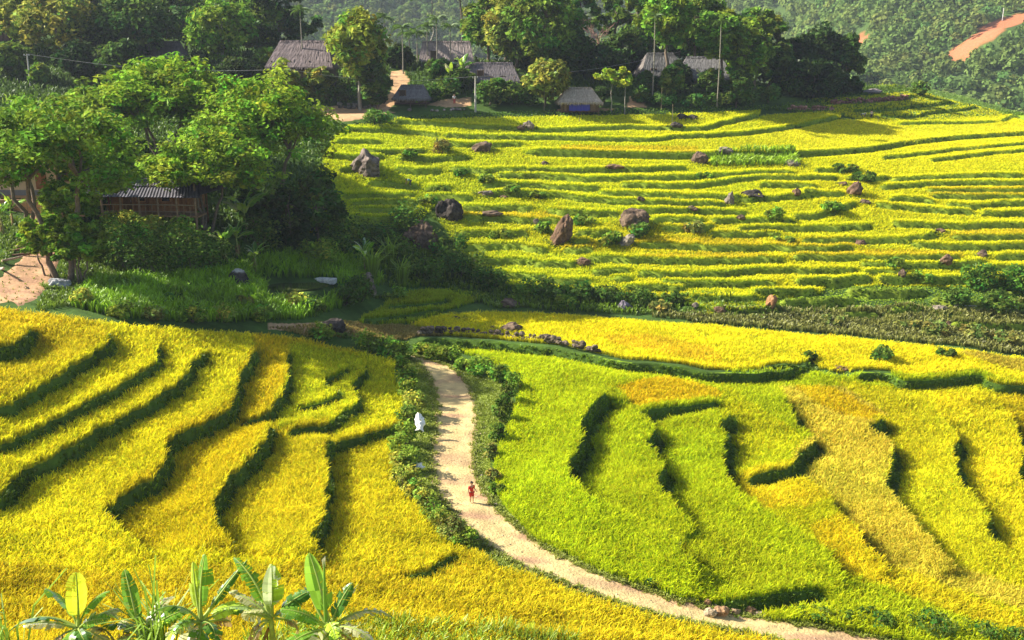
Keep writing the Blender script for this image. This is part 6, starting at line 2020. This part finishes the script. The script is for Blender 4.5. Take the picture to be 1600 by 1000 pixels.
grass_patch([[(1190, 440), (1290, 438), (1500, 440), (1800, 436), (1800, 520), (1600, 506), (1200, 486)]], .40, .16, .09, (.10, .17, .012), (.30, .42, .025), 'bank_grass', 'green grass on the abandoned terraces at the right foot of the far slope', 35)
grass_patch([[(500, 215), (520, 195), (600, 184), (720, 178), (900, 172), (1200, 165), (1200, 172), (1000, 178), (720, 184), (600, 192)]], .5, .22, .1, (.06, .13, .012), (.16, .28, .025), 'bank_grass', 'green grass strip between the top field and the village', 36)
grass_patch([[(628, 545), (640, 552), (690, 560), (760, 590), (800, 605), (800, 640), (775, 690), (766, 725), (774, 765), (793, 797), (830, 834), (880, 858), (940, 888), (1000, 909), (1060, 934), (1110, 949), (1180, 957), (1280, 968), (1420, 992), (1205, 970), (1140, 958), (1080, 944), (1020, 926), (960, 908), (905, 884), (850, 856), (808, 826), (775, 797), (752, 765), (742, 735), (740, 700), (743, 660), (740, 626), (726, 596), (702, 574), (674, 563), (644, 556)],
             [(640, 560), (655, 570), (672, 590), (682, 612), (686, 640), (682, 672), (677, 705), (678, 740), (688, 772), (710, 805), (743, 838), (783, 868), (828, 890), (830, 905), (775, 884), (715, 852), (660, 800), (632, 750), (650, 700), (652, 640), (640, 600)]], .15, .12, .035, (.12, .16, .02), (.26, .32, .035), 'verge_grass', 'short green grass on both verges of the dirt path', 37, 4)
grass_patch([[(110, 480), (60, 484), (90, 440), (150, 440), (120, 400), (100, 350), (100, 310), (200, 330), (330, 380), (420, 395), (330, 430), (150, 442)], [(0, 420), (0, 340), (40, 345), (50, 372), (25, 398)], [(88, 482), (55, 486), (85, 445), (97, 400), (95, 360), (150, 380), (170, 445)]], .34, .35, .06, (.06, .11, .012), (.17, .25, .025), 'undergrowth', 'patchy grass and weeds around the dirt track and the stilt house', 38, cat='undergrowth')
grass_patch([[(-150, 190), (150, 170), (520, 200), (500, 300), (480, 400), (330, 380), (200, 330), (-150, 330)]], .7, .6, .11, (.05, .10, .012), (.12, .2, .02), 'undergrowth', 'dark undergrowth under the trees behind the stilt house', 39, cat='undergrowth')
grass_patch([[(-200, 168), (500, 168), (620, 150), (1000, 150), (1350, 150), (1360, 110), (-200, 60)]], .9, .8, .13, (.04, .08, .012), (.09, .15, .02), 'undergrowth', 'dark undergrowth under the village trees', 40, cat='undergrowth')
grass_patch([[(1190, 172), (1320, 148), (1360, 135), (1450, 140), (1500, 150), (1600, 180), (1420, 192), (1310, 182)]], .55, .45, .1, (.06, .12, .012), (.15, .25, .022), 'bank_grass', 'green grass on the ridge between the narrow terraces', 41)
grass_patch([[(0, 476), (0, 440), (40, 400), (60, 360), (85, 372), (90, 400), (70, 450), (50, 478)]], .85, .16, .045, (.10, .13, .02), (.24, .28, .035), 'verge_grass', 'scattered tufts of grass growing on the orange dirt track', 43, 5)
g = np.random.default_rng(99)
wp, wh = [], []
for q in ROCKS:
    if q[2] > 15 and q[1] < 540:
        p = on(q[0], q[1])
        rr = px_size(p, q[2]) * .55
        for e in range(int(10 + q[2] * .8)):
            a = g.uniform(math.pi * .95, math.pi * 2.05)
            x, y = p[0] + math.cos(a) * rr * g.uniform(.85, 1.25), p[1] + rr * .55 + math.sin(a) * rr * .8 * g.uniform(.9, 1.3)
            wp.append((x, y, ground(x, y)))
            wh.append(g.uniform(.2, .45))
wp = np.array(wp)
tn = g.uniform(.6, 1.4, (len(wp), 1))
v, f, c = blades(wp, np.array(wh), 7, .07, np.array([(.08, .14, .015)]) * tn, np.array([(.2, .29, .03)]) * tn, .8, .4, 8, .12)
tag(MB().add(v, f, c).build('weeds', M_grass), 'green weeds growing round the feet of the boulders', 'weeds', kind='stuff')

grass_patch([[(560, 975), (640, 985), (900, 1010), (900, 1030), (540, 1020), (380, 1030), (380, 1005)]], .22, .7, .03, (.16, .26, .02), (.30, .42, .03), 'tall_grass', 'green reed like grass along the bottom edge among the banana plants', 42, 5)

# ------------------------------------------------------------------ banana plants
def spot(px, py, D):
    dx, dy, dz = raydir(px, py)
    return np.array([dx * D, dy * D, dz * D])


FRONT = [
    # column and row of the leaf base, distance, leaves
    (122, 962, 31, 'banana plant at the bottom left with one bright yellow upright leaf', [(95, 82, 2.1, .36, .25, .05, (.66, .72, .04)), (178, 20, 2.5, .30, 1.5, .12, BD), (150, 52, 1.9, .30, .9, .15, BG), (40, 60, 1.7, .26, 1.3, .1, BG), (10, 30, 1.6, .22, 1.0, .35, BP), (-60, 15, 1.3, .26, 2.0, .15, BD), (-100, 10, 1.1, .3, 2.2, .2, BG), (-20, -5, 1.5, .22, 1.6, .3, BP)]),
    (220, 975, 31, 'banana plant with a drooping torn leaf, second from the left along the bottom', [(130, 66, 2.5, .26, .9, .35, BG), (165, 25, 1.6, .24, 1.4, .4, BD), (20, 35, 1.6, .28, 1.2, .2, BY), (-30, 10, 1.5, .28, 1.9, .25, BD), (60, 40, 1.9, .2, 1.2, .6, BP), (-90, 5, 1.1, .3, 2, .3, BG)]),
    (314, 952, 30, 'banana plant at the bottom with one pale upright leaf and a curved dark leaf', [(110, 74, 2.1, .22, .25, .05, (.50, .64, .05)), (62, 78, 2.4, .30, .35, .12, BG), (40, 42, 2.5, .14, .3, .2, BD), (175, 40, 1.9, .34, 1.9, .12, BD), (-80, -10, 1.8, .34, 1.6, .25, BG), (15, 20, 1.7, .22, .6, .15, BY), (-110, 0, 1.4, .3, 2, .3, BP), (-40, 15, 1.3, .3, 1.9, .3, BD)]),
    (425, 946, 30, 'banana plant at the bottom centre with a split white and green upright leaf', [(95, 80, 1.9, .30, .2, .05, (.55, .60, .36)), (80, 78, 1.9, .32, .3, .1, BY), (142, 50, 2.6, .24, .9, .6, BG), (30, 30, 1.7, .24, .9, .25, BD), (160, 30, 1.9, .18, .9, .7, BP), (170, 12, 2.4, .18, 1.2, .6, BD), (130, 20, 1.2, .2, 1, .5, BG)]),
    (515, 962, 29.5, 'banana plant at the bottom with the longest striped leaf and a tall furled new leaf', [(128, 62, 2.6, .34, .45, .12, (.30, .52, .05)), (140, 50, 2.3, .26, .9, .3, BD), (35, 62, 1.7, .22, .8, .2, BD), (20, 22, 2.3, .20, 1.5, .7, BP), (170, 22, 2.3, .20, 1.5, .75, BD), (-100, 0, 1.5, .3, 1.8, .5, BP), (-60, 0, 1.3, .3, 1.9, .5, BG), (-140, 10, 1.9, .3, 1.6, .5, BG), (45, 45, 1.7, .16, .5, .3, BP)]),
]
for k, (px, py, D, lab, lv) in enumerate(FRONT):
    b = spot(px, py + 16, D)
    z = ground(b[0], b[1])
    h = b[2] - z
    gb = np.random.default_rng(k)
    lv = [(a_, e_, l_ * .84, w_, c_, t_, q_) for a_, e_, l_, w_, c_, t_, q_ in lv]
    lv = lv + [(gb.uniform(0, 360), gb.uniform(-35, 5), gb.uniform(1.0, 1.6), .2, 2.2, .7, (.30, .20, .08)) for _ in range(3)] + [(gb.uniform(0, 360), gb.uniform(10, 45), gb.uniform(1.2, 2.0), .22, gb.uniform(.8, 1.8), .6, (BG, BY, BP)[_ % 3]) for _ in range(3)]
    lv = [(a_, e_, l_, w_, c_, min(t_ + .15, .85), q_) for a_, e_, l_, w_, c_, t_, q_ in lv]
    make_banana((b[0], b[1], z), max(h, .8), lv, lab, 60 + k, 'banana plants along the bottom edge')
# furled leaf spike
b = spot(509, 971, 29.4)
root = tag(MB().tube(np.array([[0, 0, 0], [.0, .02, .9], [.03, .03, 1.7], [.03, .04, 1.95]]), [.05, .045, .03, .01], (.22, .38, .06), 8).add([(0, .02, 1.7), (.07, .03, 1.75), (.08, .03, 2.08), (-.03, .03, 1.95)], [(0, 1, 2, 3)], (.7, .66, .5)).build('furled_leaf', M_broad))
root.location = b
par = [o for o in bpy.data.objects if o.get('label', '').startswith('banana plant at the bottom with the longest')][0]
root.location = b - np.array(par.location)
root.parent = par
# small bananas near the houses
BAN = [(5, None, 365, 60, 'banana plant at the left edge above the log pile'), (20, None, 352, 55, 'banana plant beside the bamboo fence'), (352, None, 408, 60, 'banana plant right of the stilt house, front one'), (372, None, 400, 60, 'banana plant right of the stilt house, back one'),
       (385, None, 372, 80, 'tall banana plant behind the undergrowth right of the stilt house'), (706, 160, 0, 36, 'bright banana plant in front of the pinkish thatched house'), (722, 162, 0, 44, 'tall banana plant between the two thatched houses'), (1098, 168, 0, 40, 'banana plant before the right pale grey roof'),
       (570, None, 428, 60, 'banana like clump with pointed leaves at the edge of the gully'), (400, None, 424, 50, 'banana plant in the tall grass left of the pond')]
for k, (px, D, fr, hp, lab) in enumerate(BAN):
    p = at_depth(px, D) if D else on(px, fr)
    hh = px_size(p, hp)
    g = np.random.default_rng(80 + k)
    make_banana(p, hh * .5, auto_leaves(g, 8, hh * .55, hh * .085), lab, 90 + k, 'banana plants near the houses', .8)
# grassy cane clumps by the gully
for k, (px, py, h, lab) in enumerate(((582, 440, 44, 'clump of tall cane grass behind the upright rock pillar'), (612, 420, 40, 'arching clump of cane grass at the edge of the gully'), (630, 446, 34, 'smaller clump of cane grass in the gully'), (243, 985, 60, 'clump of thin yellow green reeds among the front banana plants'), (14, 985, 40, 'thin green cane at the bottom left corner'))):
    p = on(px, py) if py < 900 else spot(px, py, 31)
    if py > 900:
        p[2] = ground(p[0], p[1])
    g = np.random.default_rng(120 + k)
    hh = px_size(p, h) * 1.2 if py < 900 else (spot(px, py - h, 31)[2] - p[2]) + .3
    n = 30 if k < 4 else 8
    P = np.stack([g.normal(0, .18, n), g.normal(0, .18, n), np.zeros(n)], 1)
    v, f, c = blades(P, np.full(n, hh), 3, .09 if py < 900 else .05, np.tile((.12, .2, .02), (n, 1)), np.tile((.26, .40, .04), (n, 1)), .5, .35, 5 + k, .1)
    o = MB().add(v, f, c).build('cane_clump', M_grass)
    o.location = p
    tag(o, lab, 'cane grass')
# ------------------------------------------------------------------ far forested hills
def hill_z(X, Y):
    r = np.hypot(X, Y)
    right = -55 + .52 * ((X - 150) * .80 + (Y - 330) * .45)
    left = -40 + .60 * (-(X + 40) * .55 + (Y - 560) * .80)
    back = -60 + .42 * (Y - 640)
    z = np.maximum(np.maximum(right, left), back)
    z = z + 9 * vnoise(X, Y, 70, 51) + 5 * vnoise(X, Y, 28, 52) + 16 * vnoise(X * 1.0 - Y * .5, Y * .3, 95, 54)
    low = -48 + 6 * vnoise(X, Y, 60, 53)
    z = np.maximum(z, low)
    return np.minimum(z, 150)


ha = np.linspace(R(-44), R(50), 330)
hr = np.geomspace(238, 1500, 250)
HA, HR = np.meshgrid(ha, hr)
HX, HY = HR * np.sin(HA), HR * np.cos(HA)
HZ = hill_z(HX, HY)
k = np.clip((HR - 238) / 45, 0, 1)
edge = _look(TZ, 244 * np.sin(np.clip(HA, R(-36.5), R(36.5))), 244 * np.cos(np.clip(HA, R(-36.5), R(36.5)))) - 1.0
HZ = edge * (1 - k) + HZ * k
SCAR = np.zeros((RH, RW), np.int16)
paint([(1480, 90), (1499, 69), (1529, 49), (1559, 31), (1600, 19), (1680, 8), (1680, 22), (1600, 35), (1574, 43), (1549, 58), (1522, 79), (1507, 97), (1488, 98)], 1, SCAR)
paint([(1337, 63), (1345, 55), (1360, 52), (1358, 61), (1340, 75), (1335, 75)], 1, SCAR)


def scar_at(X, Y, Z):
    px, py, zc = proj(X, Y, Z)
    px = px + 3 * vnoise(X, Y, 9, 61)
    py = py + 3 * vnoise(X, Y, 7, 62)
    i = np.clip((py + OY).astype(int), 0, RH - 1)
    j = np.clip((px + OX).astype(int), 0, RW - 1)
    return (SCAR[i, j] > 0) & (X > 60)


sc_ = scar_at(HX.ravel(), HY.ravel(), HZ.ravel())
hc = np.empty((HX.size, 3))
hc[:] = (.05, .085, .02)
hc *= (1 + .3 * vnoise(HX, HY, 12, 63).ravel())[:, None]
hc[sc_] = (.36, .13, .06)
nr2, nc2 = HX.shape
ii, jj = np.meshgrid(np.arange(nr2 - 1), np.arange(nc2 - 1), indexing='ij')
hf = np.stack([ii * nc2 + jj, ii * nc2 + jj + 1, (ii + 1) * nc2 + jj + 1, (ii + 1) * nc2 + jj], -1).reshape(-1, 4)
tag(MB().add(np.stack([HX, HY, HZ], -1).reshape(-1, 3), hf, hc, True).build('hills', M_soil), 'steep forested mountainsides closing the valley behind the village', 'hills', kind='structure')

g = np.random.default_rng(77)
X, Y = np.meshgrid(np.arange(-330, 620, 4.6), np.arange(300, 1050, 4.6))
X = (X + g.uniform(-2.2, 2.2, X.shape)).ravel()
Y = (Y + g.uniform(-2.2, 2.2, Y.shape)).ravel()
Z = hill_z(X, Y)
a = np.arctan2(X, Y)
px, py, zc = proj(X, Y, Z)
keep = (np.abs(a) < R(32)) & (py < 215) & (py > -170) & (Z > -50) & (np.hypot(X, Y) < 980) & (g.random(len(X)) < np.clip(1.25 - zc / 1300, .2, 1))
for dz in (0, 2.5, 5.5):
    keep &= ~scar_at(X, Y, Z + dz)
keep &= (g.random(len(X)) < .96)
X, Y, Z = X[keep], Y[keep], Z[keep]
n = len(X)
s = g.uniform(2.0, 3.8, n) * (1 + np.hypot(X, Y) / 2600)
tone = (1 + .22 * vnoise(X, Y, 26, 71) + g.normal(0, .09, n))
C = np.stack([X, Y, Z + s * .75], 1)
mb = MB()
nl = 56
d = g.normal(size=(n * nl, 3))
d /= np.linalg.norm(d, axis=1)[:, None]
d[:, 2] = np.abs(d[:, 2]) * 1.25 - .35
S_ = np.repeat(s, nl)
P = np.repeat(C, nl, 0) + d * (S_ * g.uniform(.75, 1.05, n * nl))[:, None]
nm = d + g.normal(0, .35, d.shape)
nm /= np.linalg.norm(nm, axis=1)[:, None]
t = np.cross(nm, g.normal(size=d.shape))
t /= np.linalg.norm(t, axis=1)[:, None] + 1e-9
b = np.cross(nm, t)
w = (S_ * g.uniform(.15, .30, n * nl))[:, None]
V = np.stack([P - t * w, P - b * w * .8, P + t * w, P + b * w * .8], 1).reshape(-1, 3)
cc = np.array((.13, .19, .045))[None] * np.clip(tone, .4, 1.8)[:, None]
cc[:, 0] *= np.clip(1 + g.normal(0, .12, n), .5, 1.6)
i = np.arange(n * nl) * 4
mb.add(V, np.stack([i, i + 1, i + 2, i + 3], 1), np.repeat(np.repeat(cc, nl, 0), 4, 0))
tag(mb.build('forest', M_forest), 'dense green forest covering the far mountainsides', 'forest', kind='stuff')
print('forest crowns', n)
# pale pole above the landslide
_dx, _dy, _dz = raydir(1566, 33)
_t = np.arange(280, 900, .5)
_k = np.argmax(_dz * _t < hill_z(_dx * _t, _dy * _t))
q = np.array([_dx, _dy, _dz]) * _t[_k]
o = MB().tube(np.array([[0, 0, -1], [0, 0, 3], [0, 0, 6]]), [.16, .14, .12], (.75, .74, .7), 8).build('pylon', M_plain)
o.location = (q[0], q[1], hill_z(q[0:1], q[1:2])[0])
tag(o, 'pale slender pylon standing at the top of the orange landslide', 'pylon')

# ------------------------------------------------------------------ the air
me = bpy.data.meshes.new('haze')
x0, x1, y0, y1, z0, z1 = -1300, 1300, -60, 1560, -90, 190
me.from_pydata([(x, y, z) for x in (x0, x1) for y in (y0, y1) for z in (z0, z1)], [], [(0, 1, 3, 2), (4, 6, 7, 5), (0, 4, 5, 1), (2, 3, 7, 6), (0, 2, 6, 4), (1, 5, 7, 3)])
M_haze = bpy.data.materials.new('haze')
M_haze.use_nodes = True
t = M_haze.node_tree
t.nodes.clear()
out = t.nodes.new('ShaderNodeOutputMaterial')
vp = t.nodes.new('ShaderNodeVolumePrincipled')
vp.inputs['Color'].default_value = (.74, .83, 1.0, 1)
vp.inputs['Density'].default_value = 0.00014
vp.inputs['Anisotropy'].default_value = 0.2
t.links.new(vp.outputs[0], out.inputs['Volume'])
me.materials.append(M_haze)
o = bpy.data.objects.new('haze', me)
COL.objects.link(o)
tag(o, 'thin bluish haze filling the valley air', 'haze', kind='stuff')
